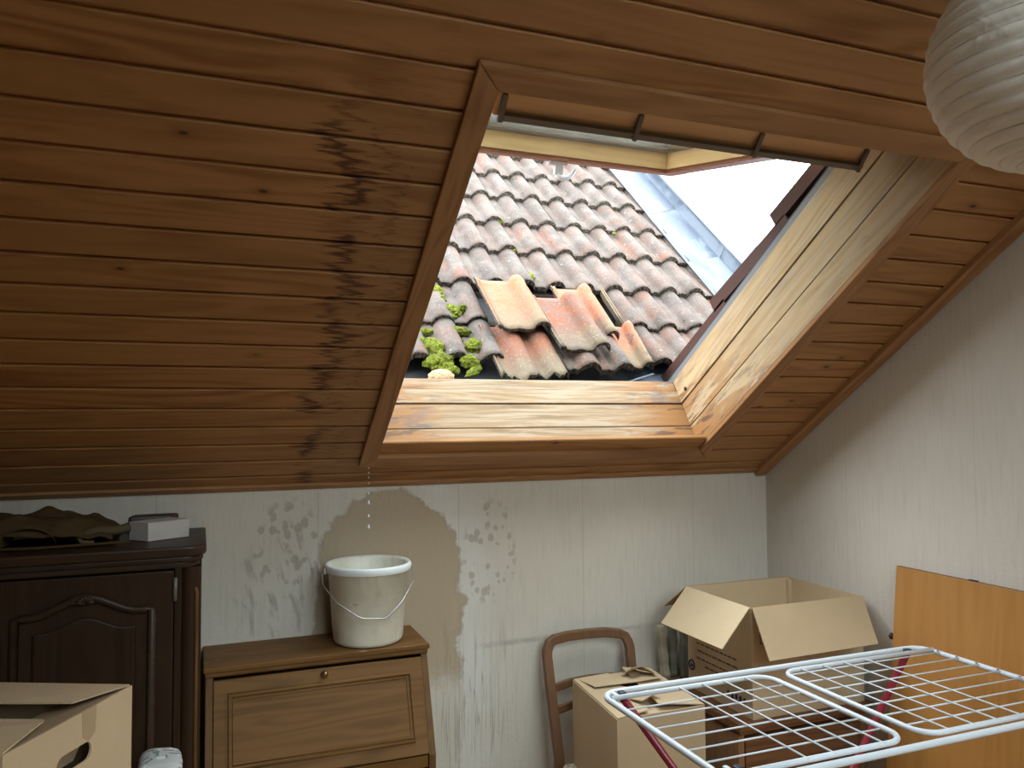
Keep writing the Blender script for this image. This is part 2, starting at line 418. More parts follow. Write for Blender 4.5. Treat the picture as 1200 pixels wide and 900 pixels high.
def concrete_tile():
    m = NM('weathered_concrete_tile', .85, 0, .15); c = m.coord(); r = m.rnd()
    n = m.noise(c, 9, 4); n2 = m.noise(m.vmul(c, (14, 5, 14)), 1.3, 4, .6); f = m.noise(c, 130, 3)
    base = m.mix(m.ss(n, .35, .65), (.076, .065, .056), (.120, .105, .092))
    pink = m.math('MULTIPLY', m.ss(n2, .42, .66), m.ss(r, .1, .9, .25, .95))
    base = m.mix(pink, base, (.140, .079, .058))
    base = m.mix(m.ss(f, .55, .70, 0, .55), base, (.22, .205, .18))
    li = m.noise(c, 24, 4, .7); base = m.mix(m.ss(li, .66, .70, 0, .75), base, (.30, .30, .27))
    dk = m.noise(m.vadd(c, (5, 5, 5)), 30, 3); base = m.mix(m.ss(dk, .68, .72, 0, .8), base, (.035, .035, .03))
    m.bump(f, .5, .003); return m.col(base)
M['tile'] = concrete_tile()
def tile_edge():
    m = NM('mossy_dark_tile_edge', .9, 0, .1); c = m.coord(); f = m.noise(c, 90, 4, .7); g = m.noise(c, 25, 3)
    b = m.mix(m.ss(f, .4, .65), (.030, .026, .022), (.135, .12, .095)); b = m.mix(m.ss(g, .55, .7, 0, .6), b, (.06, .065, .025))
    m.bump(f, .8, .004); return m.col(b)
M['tile_edge'] = tile_edge()
def clay(name='orange_clay_pantile', lo=.50, hi=.60, tint=1.0):
    m = NM(name, .8, 0, .15); tc = m.n('ShaderNodeTexCoord').outputs['Object']; y = m.xyz(tc)[1]; c = m.coord()
    n = m.noise(c, 14, 4, .65); f = m.noise(c, 110, 3, .7); r = m.rnd()
    base = m.mix(m.ss(n, .3, .7), (.31*tint, .115*tint, .062*tint), (.37*tint, .155*tint, .090*tint))
    low = m.ss(m.math('ADD', y, m.math('MULTIPLY', m.math('SUBTRACT', n, .5), .34)), .20, .05)
    base = m.mix(m.math('MULTIPLY', low, .8), base, (.15, .14, .09))
    grey = m.math('MULTIPLY', m.ss(n, lo, hi), m.ss(r, .2, .8, .25, .85)); base = m.mix(grey, base, (.11, .088, .078))
    base = m.mix(m.ss(f, .58, .68, 0, .45), base, (.38, .33, .25))
    m.bump(f, .35, .002); return m.col(base)
M['clay'] = clay(); M['clay_old'] = clay('sooty_clay_pantile', .38, .56, .62)
def mossmat():
    m = NM('yellow_green_moss', .95, 0, .05); c = m.coord(); f = m.noise(c, 120, 4, .7); g = m.noise(c, 25, 2)
    b = m.mix(m.ss(f, .35, .65), (.045, .06, .008), (.20, .235, .03)); b = m.mix(m.ss(g, .5, .7, 0, .5), b, (.12, .12, .04))
    m.bump(f, 1.0, .01); return m.col(b)
M['moss'] = mossmat()
def glassmat():
    m = NM('dusty_window_glass', .05); nt = m.nt; out = nt.nodes['Material Output']
    tr = m.n('ShaderNodeBsdfTransparent'); tr.inputs[0].default_value = (.90, .95, .94, 1)
    gl = m.n('ShaderNodeBsdfGlossy'); gl.inputs['Roughness'].default_value = .02
    df = m.n('ShaderNodeBsdfDiffuse'); df.inputs[0].default_value = (.6, .65, .65, 1)
    fr = m.n('ShaderNodeFresnel'); fr.inputs[0].default_value = 1.45
    m1 = m.n('ShaderNodeMixShader'); nt.links.new(fr.outputs[0], m1.inputs[0]); nt.links.new(tr.outputs[0], m1.inputs[1]); nt.links.new(gl.outputs[0], m1.inputs[2])
    m2 = m.n('ShaderNodeMixShader'); n = m.noise(m.coord(), 5, 4); m.put(m2.inputs[0], m.ss(n, .3, .8, .04, .16))
    nt.links.new(m1.outputs[0], m2.inputs[1]); nt.links.new(df.outputs[0], m2.inputs[2]); nt.links.new(m2.outputs[0], out.inputs[0])
    return m.mat
M['glass'] = glassmat()
def bucketmat():
    m = NM('grubby_white_plastic', .42, 0, .4); c = m.coord(); n = m.noise(c, 7, 5, .65); s = m.noise(m.vmul(c, (30, 30, 4)), 1, 3)
    b = m.mix(m.ss(n, .35, .7), (.84, .82, .72), (.68, .65, .53)); b = m.mix(m.ss(s, .58, .72, 0, .35), b, (.42, .37, .27))
    sc = m.noise(m.vmul(c, (8, 8, 40)), 1, 3, .7, .8); b = m.mix(m.ss(sc, .66, .69, 0, .5), b, (.16, .13, .10))
    return m.col(b)
M['bucket'] = bucketmat()
M['rim'] = plain('clean_white_plastic', (.80, .83, .84), .35, 0, .4, .05)
def papermat():
    m = NM('white_rice_paper', .8, 0, .1); c = m.coord(); n = m.noise(m.vmul(c, (8, 8, 8)), 1, 3, .6, 1)
    b = m.mix(n, (.78, .72, .63), (.88, .84, .77)); m.col(b); nt = m.nt; out = nt.nodes['Material Output']
    tl = m.n('ShaderNodeBsdfTranslucent'); m.put(tl.inputs[0], b); mx = m.n('ShaderNodeMixShader'); mx.inputs[0].default_value = .3
    m.bump(m.noise(c, 9, 3, .6, 2), .5, .01)
    nt.links.new(m.b.outputs[0], mx.inputs[1]); nt.links.new(tl.outputs[0], mx.inputs[2]); nt.links.new(mx.outputs[0], out.inputs[0]); return m.mat
M['paper'] = papermat()
def cushmat():
    m = NM('cream_patterned_fabric', .9, 0, .1); c = m.coord(False); v = m.vor(c, 85); n = m.noise(c, 60, 3, .6, 2)
    m.bump(v, .6, .004); return m.col(m.mix(m.ss(n, .45, .6), (.56, .48, .36), (.26, .215, .15)))
M['cushion'] = cushmat()
def floralmat():
    m = NM('floral_print_fabric', .85, 0, .15); c = m.coord(False); v = m.vor(c, 24); n = m.noise(c, 16, 3, .5, 3)
    b = m.mix(m.ss(v, .30, .26), (.50, .50, .50), (.72, .72, .70)); b = m.mix(m.ss(n, .55, .58), b, (.16, .24, .20)); b = m.mix(m.ss(v, .13, .10), b, (.36, .10, .16))
    return m.col(b)
M['floral'] = floralmat()
M['olive'] = plain('dull_olive_canvas', (.085, .052, .024), .9, 0, .1, .3, 20)
M['canvas'] = plain('worn_canvas_edge', (.13, .095, .055), .9, 0, .1, .3, 20)
M['rug'] = plain('cream_grey_rolled_cloth', (.40, .36, .26), .9, 0, .1, .35, 30)
M['rug2'] = plain('grey_green_rolled_cloth', (.20, .20, .15), .9, 0, .1, .4, 30)
def dropglintmat():
    m = NM('water', .15, 0, .8); m.b.inputs['Transmission Weight'].default_value = .25; m.b.inputs['IOR'].default_value = 1.33
    return m.col((.93, .95, .97))  # white base colour paints the bright highlights of the drops
M['water'] = dropglintmat(); M['rainwater'] = plain('murky_rain_water', (.30, .29, .24), .03, 0, .6, .05)

# ================================================================== STRUCTURE
OX0, OX1, OV0, OV1 = .537, 1.780, .200, 1.575      # skylight opening in the slope
XL = -1.12
# floor, walls
f = MB().box((XL-.15, YB-.15, -.12), (XR+.15, D+.15, 0)).obj('floor', M['floor']); tag(f, kind='structure')
yy = YB+.02
while yy < D-.05:
    b = MB().box((XL, yy, 0), (XR, yy+.136, .012)).obj('floor_board', M['floor'], f); yy += .139
tag(MB().box((XL-.15, D, 0), (XR, D+.15, ZJ+.03)).obj('wall_back', M['plaster_back']), kind='structure')
tag(MB().box((XL-.15, YB-.15, 0), (XR, YB, ZJ+.03)).obj('wall_front', M['plaster']), kind='structure')
gab = [(YB-.15, 0), (D+.15, 0), (D+.15, ZJ-.06), (YR, ZRIDGE+.08), (YB-.15, ZJ-.06)]
tag(MB().prism(gab, XR, XR+.18).obj('wall_right', M['plaster']), kind='structure')
tag(MB().prism(gab, XL-.18, XL).obj('wall_left', M['panelling']), kind='structure')  # unseen wall, set close and dark to dim the left side

# ceiling slabs (roof build-up) with an opening, planks as parts
def slope(name, mat, ox0, ox1, ov0, ov1, xa, xb, low_h):
    mb = MB()
    mb.box((xa, -.05, -low_h), (xb, ov0, -.016)); mb.box((xa, ov1, -.30), (xb, VR, -.016))
    mb.box((xa, ov0, -.30), (ox0, ov1, -.016)); mb.box((ox1, ov0, -.30), (xb, ov1, -.016))
    o = mb.obj(name, M['outside']); o.matrix_world = mat; tag(o, kind='structure'); return o
ceil = slope('ceiling', SF, OX0-.031, OX1+.031, OV0-.031, OV1+.016, XL, XR, .25)
PITCH = .0955
def plank(parent, x0, x1, k, mat):
    prof = [(0, -.014), (0, -.010), (.0062, -.010), (.0088, -.0015), (.0115, 0), (.0920, 0), (.0946, -.0025), (.0955, -.005), (.0955, -.014)]
    o = MB().prism(prof, x0, x1).obj('plank', mat, parent); o.location = (0, .0735-PITCH+PITCH*k, 0); return o
for k in range(0, 40):
    v0 = .0735-PITCH+PITCH*k
    if v0 > VR-.1: break
    if v0+PITCH < OV0-.03 or v0 > OV1+.02: plank(ceil, XL, XR, k, M['ceiling'])
    else:
        plank(ceil, XL, OX0-.035, k, M['ceiling']); plank(ceil, OX1+.035, XR, k, M['ceiling'])
        if v0 < OV0-.03: plank(ceil, OX0-.035, OX1+.035, k, M['ceiling'])
rear = slope('ceiling_rear', RF, RW['x0'], RW['x1'], RW['v0'], RW['v1'], -XR, -XL, .30)
MB().box((-XR, 0, -.016), (RW['x0'], VR, 0)).box((RW['x1'], 0, -.016), (-XL, VR, 0)).box((RW['x0'], 0, -.016), (RW['x1'], RW['v0'], 0)).box((RW['x0'], RW['v1'], -.016), (RW['x1'], VR, 0)).obj('panelling', M['ceiling'], rear)
# unseen skylight added behind the camera to brighten the room: frame and pane
w2 = tag(root('window_added_fill', mat=RF), kind='structure')
fr = MB()
for lo, hi in (((RW['x0'], RW['v0'], -.30), (RW['x0']+.06, RW['v1'], -.02)), ((RW['x1']-.06, RW['v0'], -.30), (RW['x1'], RW['v1'], -.02)),
               ((RW['x0']+.06, RW['v0'], -.30), (RW['x1']-.06, RW['v0']+.06, -.02)), ((RW['x0']+.06, RW['v1']-.06, -.30), (RW['x1']-.06, RW['v1'], -.02))): fr.box(lo, hi)
fr.obj('added_window_frame', M['sash_y'], w2)
MB().box((RW['x0']+.06, RW['v0']+.06, -.25), (RW['x1']-.06, RW['v1']-.06, -.245)).obj('pane', M['glass'], w2)

# trims: along right wall under the slope, and along the back wall
t1 = tag(root('trim_1', mat=SF), kind='structure')
MB().prism([(XR, 0), (XR, .016), (XR-.012, .024), (XR-.052, .024), (XR-.060, .018), (XR-.060, 0)], .0, VR, 'y').obj('moulding', M['casing_y'], t1)
t2 = tag(root('trim_2', mat=SF), kind='structure')
MB().box((XL, .0, 0), (XR-.06, .026, .010)).obj('moulding', M['casing_x'], t2, bevel=.002)

# skylight: casing, lining, fixed frame
w1 = tag(root('window_1', mat=SF), kind='structure')
CW, CT = .055, .016
a0, a1, b0, b1 = OX0, OX1, OV0, OV1
def casing(poly, name='casing_board', mat=None):
    MB().prism(poly, 0, CT, 'z').obj(name, mat, w1, bevel=.003)
e = .0006
casing([(a0-CW, b0-CW+e), (a0, b0+e), (a0, b1-e), (a0-CW, b1+CW-e)], mat=M['casing_y'])
casing([(a1+CW, b0-CW+e), (a1+CW, b1+CW-e), (a1, b1-e), (a1, b0+e)], mat=M['casing_y'])
casing([(a0-CW+e, b0-CW), (a1+CW-e, b0-CW), (a1-e, b0), (a0+e, b0)], mat=M['casing_x'])
casing([(a0-CW+e, b1+CW), (a0+e, b1), (a1-e, b1), (a1+CW-e, b1+CW)], mat=M['casing_x'])
# lining boards (two per side) + stepped fixed frame
hs = [(0.0, .0955), (.0990, .199)]
for i, (h0, h1) in enumerate(hs):
    def lb(lo, hi, mat): MB().box(lo, hi).obj('lining_board', mat, w1, bevel=.0022)
    lb((a0-.012, b0-.014, -h1), (a1+.012, b0, -h0), M['lining_x'])
    lb((a0-.012, b1, -h1), (a1+.012, b1+.014, -h0), M['lining_x'])
    lb((a0-.014, b0+.0005, -h1), (a0, b1-.0005, -h0), M['lining_y'])
    lb((a1, b0+.0005, -h1), (a1+.014, b1-.0005, -h0), M['lining_y'])
for (h0, h1, ins) in ((.203, .262, .004), (.2645, .312, .000)):
    def fb(lo, hi, mat, nm='frame_strip'): MB().box(lo, hi).obj(nm, mat, w1, bevel=.002)
    fb((a0, b0-.03, -h1), (a1, b0+ins, -h0), M['lining_x'])
    fb((a0, b1-.12, -h1), (a1, b1, -h0), M['lining_x'])
    fb((a0-.03, b0+ins+.0005, -h1), (a0+ins, b1-.1205, -h0), M['lining_y'])
    fb((a1-ins, b0+ins+.0005, -h1), (a1+.03, b1-.1205, -h0), M['lining_y'])
    if h1 > .3:
        pass
g = MB(); g.box((a1+.002, b0-.03, -.335), (a1+.022, b1, -.3125)); g.box((a0-.022, b0-.03, -.335), (a0-.002, b1, -.3125)); g.box((a0-.0, b0-.032, -.318), (a1+.0, b0-.016, -.3125)); 
g.obj('metal_cladding', M['seal'], w1)
# screws in the jamb foot
for (vv, hh) in ((.262, .232),):
    MB().lathe([(0, .0005), (.006, .001), (.008, .0035), (.008, .006)], 12).obj('screw', M['black'], w1).matrix_local = Matrix.Translation((a1-.004-.006, vv, -hh)) @ Matrix.Rotation(R(90), 4, 'Y')
# ventilation flap and control bar
MB().box((.612, 1.402, -.182), (1.690, 1.56, -.166)).obj('ventilation_flap', M['flap'], w1, bevel=.003)
MB().prism([(1.396, -.160), (1.400, -.150), (1.418, -.146), (1.422, -.154), (1.416, -.163)], .624, 1.690).obj('control_bar', M['barmetal'], w1)
for x in (.626, .975, 1.330, 1.680):
    MB().prism([(1.402, -.152), (1.402, -.140), (1.462, -.158), (1.462, -.1665)], x-.006, x+.006).obj('bar_bracket', M['barmetal'], w1)

# open sash, hinged at the top
SA = math.atan2(.124, .606); HY, HZ = 1.705, 2.480
SH = Matrix(((1, 0, 0, 0), (0, math.cos(SA), -math.sin(SA), HY), (0, math.sin(SA), math.cos(SA), HZ), (0, 0, 0, 1)))
sash = tag(root('window_3', mat=SH), kind='structure')
SL = (2.66-HY)/math.cos(SA); sx0, sx1 = .60, 1.70; RW_ = .065
def sb(lo, hi, mat, nm='sash_rail', bev=.002): MB().box(lo, hi).obj(nm, mat, sash, bevel=bev)
sb((sx0-RW_, SL, .010), (sx1+RW_, SL+RW_, .072), M['sash_x'])
sb((sx0-RW_, .0, .010), (sx1+RW_, RW_, .072), M['sash_x'])
sb((sx1, RW_+.0005, .010), (sx1+RW_, SL-.0005, .072), M['sash_y'], 'sash_stile')
sb((sx0-RW_, RW_+.0005, .010), (sx0, SL-.0005, .072), M['sash_y'], 'sash_stile')
sb((sx0-RW_, SL+.006, -.004), (sx1+RW_, SL+RW_, .0095), M['sash_red'], 'rebate_strip', .002)
sb((sx1+.006, RW_, -.004), (sx1+RW_, SL+.0055, .0095), M['sash_red'], 'rebate_strip', .002)
sb((sx0-.006-RW_+.006, RW_, -.004), (sx0-.006, SL+.0055, .0095), M['sash_red'], 'rebate_strip', .002)
MB().box((sx0-.01, RW_-.01, .0725), (sx1+.01, SL+.01, .0785)).obj('pane', M['glass'], sash)
MB().box((sx0-RW_, SL-.012, .079), (sx1+RW_, SL+RW_+.012, .094)).box((sx0-RW_-.01, 0, .079), (sx0+.012, SL-.013, .094)).box((sx1-.012, 0, .079), (sx1+RW_+.01, SL-.013, .094)).obj('metal_cladding', M['seal'], sash)
lt = MB(); lt.box((1.215, SL+.030, -.018), (1.285, SL+.060, -.0045)); lt.box((1.240, SL+.036, -.052), (1.272, SL+.054, -.016))
lt.tube([(1.250, SL+.043, -.052), (1.268, SL+.043, -.064), (1.292, SL+.043, -.062), (1.315, SL+.043, -.046), (1.326, SL+.043, -.026)], [.010, .011, .010, .008, .005], 8)
lt.obj('lock_latch', M['latch'], sash, bevel=0)['label'] = 'grey metal lock latch under the sash rail'

# ================================================================== NEIGHBOURING ROOF
roof = tag(root('tiled_roof', mat=TF), kind='structure')
MB().box((-7.5, -1.99, -.19), (.30, 3.6, -.112)).obj('roof_sheet', M['membrane'], roof)
rb = [0, -.306, -.612, -.92, -1.245, -1.56, -1.825]
rows = {r: rb[r] for r in range(7)}
for r in range(1, 9): rows[-r] = .306*r
for r, s0 in rows.items():
    if r == -8: continue
    MB().box((-7.3, s0+.315, -.1118), (.10, s0+.345, -.084)).obj('roof_batten', M['batten'], roof)
TL, TW = .385, .300
def tile_mesh(x0=0.0, x1=TW, seed=0):
    # local: x across (0..TW), crests at .11 and .26; y up the slope from the lower edge; z = 0 at the crest
    mb = MB(); xs = []
    n = 40; xs = [x0+(x1-x0)*i/n for i in range(n+1)]
    def prof(x):
        d = min(abs(x-.11), abs(x-.26), abs(x+.04)); return -.034 + .034*(1-min(d/.048, 1)**2)**.75 - .004*math.exp(-((d-.052)/.008)**2)
    th = .028
    def zt(x, y): return prof(x) - .030*(y/TL)
    rng = random.Random(seed)
    jag = [rng.uniform(-.004, .004) for _ in xs]
    vs = []
    for y in (0.0, .02, TL):
        for i, x in enumerate(xs): vs.append((x, y+(jag[i] if y == 0 else 0), zt(x, y)-(.003 if y == 0 else 0)))
    k = n+1
    for y in (0.0, TL):
        for i, x in enumerate(xs): vs.append((x, y+(jag[i] if y == 0 else 0), zt(x, y)-th))
    fs = []; 
    for j in range(2):
        for i in range(n): fs.append([j*k+i, j*k+i+1, (j+1)*k+i+1, (j+1)*k+i])
    mb.add(vs, fs, 0, True)
    base = 0
    for i in range(n): mb.f.append([i+1, i, 3*k+i, 3*k+i+1]); mb.m.append(1); mb.sm.append(False)
    for i in range(n): mb.f.append([3*k+i, 4*k+i, 4*k+i+1, 3*k+i+1]); mb.m.append(1); mb.sm.append(True)
    for i in range(n): mb.f.append([2*k+i, 2*k+i+1, 4*k+i+1, 4*k+i]); mb.m.append(1); mb.sm.append(False)
    for i in (0, n):
        q = [i, k+i, 2*k+i, 4*k+i, 3*k+i]; mb.f.append(q if i else q[::-1]); mb.m.append(0); mb.sm.append(False)
    o = mb.obj('roof_tile', [M['tile'], M['tile_edge']]); me = o.data; bpy.data.objects.remove(o); return me
tmesh = [tile_mesh(seed=i) for i in range(5)]; vmesh = tile_mesh(0.0, .072, 9); nmesh = tile_mesh(.055, .30, 11)
rt = random.Random(3)
for r, s0 in rows.items():
    for k in range(0, 12 if r > 0 else 10):
        if (r == 5 and k in (2, 3)) or (r == 6 and k in (2, 3)): continue
        u0 = .04-.30*(k+1)
        if r == 6 and k < 1: pass
        cut = r in (5, 6) and k == 1
        o = bpy.data.objects.new('roof_tile', nmesh if cut else tmesh[rt.randrange(5)]); COL.objects.link(o); o.parent = roof
        if cut:
            for q_ in (.036, .048): MB().box((u0+q_, s0+.006, -.060), (u0+q_+.0075, s0+.36, -.036-.0*q_)).obj('interlock_rib', M['clay_old'], roof)
        o.location = (u0+rt.uniform(-.004, .004), s0+rt.uniform(-.006, .006), rt.uniform(-.002, .002)); o.rotation_euler = (0, 0, R(rt.uniform(-.7, .7)))
    if r < 6:
        o = bpy.data.objects.new('verge_tile', vmesh); COL.objects.link(o); o.parent = roof; o.location = (.041, s0, 0)
# zinc verge: gutter sheet, upstand, coping
zs = [-1.95, -1.52, -.95, -.38, .19, .76, 1.33, 1.90, 2.5]
for i in range(len(zs)-1):
    s0, s1 = zs[i], zs[i+1]+.012; l = .002*(i % 2)
    MB().slab([(.095, s0, -.030+l), (.262, s0, .022+l), (.262, s1, .022+l), (.095, s1, -.030+l)], (-.3, 0, 1), -.004).obj('zinc_sheet', M['zinc'], roof)
    MB().slab([(.262+l, s0, .015), (.268+l, s0, .088), (.268+l, s1, .088), (.262+l, s1, .015)], (1, 0, 0), .004).obj('zinc_upstand', M['zinc'], roof)
    MB().box((.258, s0, .088+l), (.478, s1, .100+l)).obj('zinc_coping', M['zinc'], roof, bevel=.002)
MB().box((.275, -1.0, -1.2), (.47, 2.4, .086)).obj('parapet', M['outside'], roof)
# apron flashing at the foot of the tiles
MB().slab([(-2.0, -2.06, -.110), (-.40, -2.06, -.110), (-.40, -1.70, -.105), (-2.0, -1.70, -.105)], (0, 0, 1), .003).obj('lead_apron', M['membrane'], roof)
MB().slab([(-.86, -2.05, -.104), (-.38, -2.05, -.104), (-.38, -1.78, -.099), (-.70, -1.78, -.099)], (0, 0, 1), .003).obj('zinc_sheet', M['zinc'], roof)
MB().tube([(-.84, -1.995, -.07), (-.52, -1.89, -.045)], .005, 8).obj('gutter_edge', M['zinc'], roof)
def moss(u, s, n, ru, rs, rh, seed, parent):
    bm = bmesh.new(); bmesh.ops.create_icosphere(bm, subdivisions=4, radius=1.0)
    for v in bm.verts:
        p = v.co.copy(); nn = mnoise.noise(p*2.3+Vector((seed*3.1, 0, 0)))*.42 + mnoise.noise(p*7+Vector((0, seed, 0)))*.16 + mnoise.noise(p*17)*.07
        v.co = p*(1+nn); v.co.z = max(v.co.z, -.35); v.co.x *= ru; v.co.y *= rs; v.co.z *= rh
    me = bpy.data.meshes.new('moss_clump'); bm.to_mesh(me); bm.free(); me.materials.append(M['moss'])
    for p in me.polygons: p.use_smooth = True
    o = bpy.data.objects.new('moss_clump', me); COL.objects.link(o); o.parent = parent; o.location = (u, s, n); o.rotation_euler = (0, 0, seed)
for i, (u, s, ru, rs, rh) in enumerate([(-1.35, -1.34, .035, .05, .018), (-1.34, -1.40, .03, .03, .016), (-1.31, -1.49, .04, .045, .022), (-1.255, -1.47, .018, .024, .022), (-1.445, -1.76, .05, .06, .028), (-1.425, -1.84, .045, .06, .026), (-1.40, -1.89, .03, .04, .02),
        (-1.265, -1.74, .032, .042, .026), (-1.305, -1.845, .03, .04, .026), (-.87, -1.165, .030, .028, .016), (-.87, -.91, .022, .014, .01), (-1.30, -1.635, .045, .02, .016), (-.888, -.62, .012, .025, .008), (-1.44, -1.645, .03, .018, .012), (-1.335, -1.70, .018, .032, .012),
        (-.727, -1.81, .014, .016, .010), (-.60, -1.02, .026, .012, .008), (-.22, -.645, .014, .012, .006), (-1.30, -1.90, .016, .05, .012), (-.86, -.60, .016, .012, .008), (-1.20, -1.72, .012, .03, .01)]):
    moss(u, s, -.034, ru, rs, rh, i*1.7, roof)

# loose tiles slipped or laid out of place
def clay_mesh(w, l, broken=False, seed=0, two=False):
    mb = MB(); n = 40; ny = 12; xs = [w*i/n for i in range(n+1)]; rng = random.Random(seed)
    def prof(x):
        t = x/w; z = 0
        if t < .03: z = .016
        elif t < .07: z = .006
        elif t < .10: z = .014
        elif t < .14: z = .004
        d = abs(t-.84)/.16
        if d < 1: z = max(z, .038*(1-d*d)**.6)
        if two:
            d = abs(t-.42)/.15
            if d < 1: z = max(z, .030*(1-d*d)**.6)
        return z
    def y0(i): 
        return (rng.uniform(0, .012)+.018*math.sin(i*.33)+.010*math.sin(i*.9)) if broken else .004*math.sin(i*.5)
    low = [y0(i) for i in range(n+1)]; vs = []
    for j in range(ny+1):
        for i, x in enumerate(xs):
            y = low[i] + (l-low[i])*j/ny; z = prof(x)
            if j == ny-1: z += .004
            elif j == ny-2: z -= .003
            vs.append((x, y, z-.04))
    k = n+1; top = len(vs)
    for (x, y, z) in list(vs): vs.append((x, y, z-.014))
    fs = []
    for j in range(ny):
        for i in range(n):
            fs.append([j*k+i, j*k+i+1, (j+1)*k+i+1, (j+1)*k+i]); fs.append([top+j*k+i, top+(j+1)*k+i, top+(j+1)*k+i+1, top+j*k+i+1])
    mb.add(vs, fs, 0, True)
    e = [[i, top+i, top+i+1, i+1] for i in range(n)] + [[ny*k+i, ny*k+i+1, top+ny*k+i+1, top+ny*k+i] for i in range(n)]
    e += [[j*k, (j+1)*k, top+(j+1)*k, top+j*k] for j in range(ny)] + [[j*k+n, top+j*k+n, top+(j+1)*k+n, (j+1)*k+n] for j in range(ny)]
    for q in e: mb.f.append(q); mb.m.append(1); mb.sm.append(False)
    return mb
def loose(label, mb, u, s, nrm, rz, mats, rx=0, name='roof_tile'):
    m = TF @ Matrix.Translation((u, s, nrm)) @ Matrix.Rotation(R(rz), 4, 'Z') @ Matrix.Rotation(R(rx), 4, 'X')
    o = mb.obj(name, mats); o.matrix_world = m; return tag(o, label, 'roof tile')
CE = [M['clay'], M['tile_edge']]; CO = [M['clay_old'], M['tile_edge']]
loose('pale orange clay roof tile lying loose, leftmost and cleanest, mossy at its foot', clay_mesh(.232, .405, seed=1), -1.165, -1.695, .070, 1, CE, -3)
loose('orange clay tile with grey sooty pan lying lowest between two other loose tiles', clay_mesh(.225, .42, seed=2), -.935, -1.825, .065, 1.5, CO, -3)
loose('orange and grey clay tile lying uppermost beside the dark hole in the roof', clay_mesh(.195, .40, seed=3), -.805, -1.69, .035, 0, CE, -1.5)
loose('broken brown clay tile with a jagged lower edge under the loose tiles', clay_mesh(.285, .36, True, 5, True), -1.205, -1.965, .012, 2, CO, 0)
loose('small curved orange tile fragment wedged under the right hand roof tiles', clay_mesh(.15, .30, seed=6), -.665, -1.865, .012, -3, CE, 0)
def dark_loose(label, u, s, n, rz):
    o = bpy.data.objects.new('roof_tile', tmesh[2]); COL.objects.link(o)
    o.matrix_world = TF @ Matrix.Translation((u, s, n)) @ Matrix.Rotation(R(rz), 4, 'Z'); tag(o, label, 'roof tile')
dark_loose('grey concrete roof tile slipped below the sooty clay tile', -.925, -1.90, .020, 0)
# little broken piece on the flashing
bm = bmesh.new(); bmesh.ops.create_icosphere(bm, subdivisions=3, radius=1)
for v in bm.verts:
    s = 1+.12*math.sin(9*math.atan2(v.co.y, v.co.x)); v.co = Vector((v.co.x*.048*s, v.co.y*.02*s, max(v.co.z, -.3)*.028))
me = bpy.data.meshes.new('tile_fragment'); bm.to_mesh(me); bm.free(); me.materials.append(M['shell'])
o = bpy.data.objects.new('tile_fragment', me); COL.objects.link(o); o.location = (.822, 2.815, 1.862)
tag(o, 'small pale scalloped terracotta fragment lying on the dark flashing below mossy tiles', 'fragment')

# own roof tiles standing proud beside the skylight
own = tag(root('own_roof', mat=SF), kind='structure')
for (v0, v1, h0, h1) in ((.03, .60, .445, .425), (.53, 1.02, .475, .43), (.965, 1.70, .485, .43)):
    mb = MB(); ys = [(v0, h0), (v1, h1)]; pr = []
    n = 30
    vs = []; 
    for (v, h) in ys:
        for i in range(n+1):
            x = 1.825+.9*i/n; d = abs(((x-1.825) % .15)-.03)
            z = h-.0-.03*(1-(math.cos(min(d/.05, 1)*math.pi)*.5+.5)); vs.append((x, v, -z))
    for (v, h) in ys:
        for i in range(n+1): x = 1.825+.9*i/n; vs.append((x, v, -(h-.075 if v == v0 else .36)))
    k = n+1; fs = [[i, i+1, k+i+1, k+i] for i in range(n)] + [[2*k+i, 3*k+i, 3*k+i+1, 2*k+i+1] for i in range(n)]
    fs += [[i, 2*k+i, 2*k+i+1, i+1] for i in range(n)] + [[k+i, k+i+1, 3*k+i+1, 3*k+i] for i in range(n)] + [[0, k, 3*k, 2*k], [n, 2*k+n, 3*k+n, k+n]]
    mb.add(vs, fs); mb.obj('roof_tile', M['owntile'], own, bevel=0)
MB().box((1.803, .0, -.36), (2.6, 1.7, -.302)).obj('roof_sheet', M['membrane'], own)
MB().box((-2.5, 0.3, -.36), (.512, 1.7, -.302)).obj('roof_sheet', M['membrane'], own)

# ================================================================== WARDROBE
def W(name, label, cat, loc, group=None): return thing(name, label, cat, loc, group)
wx0, wx1, wy0, wy1, wzt = -1.02, .004, 2.350, 2.735, 1.335
L = (-.5, 2.54, 0.012); wr = W('wardrobe', 'tall dark carved oak wardrobe in the unlit left corner under the slope', 'wardrobe', L)
mb = MB().box((wx0, wy0+.02, .08), (wx1-.05, wy1, wzt)).box((wx1-.05, wy0+.05, .08), (wx1, wy1, wzt)); mb.obj('body', M['oak_dark_z'], wr, L)
def topprof(e):  # rounded front corner outline
    out = [(wx0-.01-e, wy1)]
    out += [(wx0-.01-e, wy0-.02-e)]
    cx, cy, r = wx1+.012+e-.05, wy0-.022-e+.05, .05
    for i in range(9):
        a = -math.pi/2+math.pi/2*i/8; out.append((cx+r*math.cos(a), cy+r*math.sin(a)))
    out += [(wx1+.012+e, wy1)]; return out
MB().prism(topprof(-.016), 1.306, 1.322, 'z').obj('cornice', M['oak_dark_x'], wr, L, .004)
MB().prism(topprof(-.008), 1.3222, 1.338, 'z').obj('cornice', M['oak_dark_x'], wr, L, .005)
MB().prism(topprof(0), 1.3385, 1.365, 'z').obj('top_board', M['oak_dark_x'], wr, L, .006, )
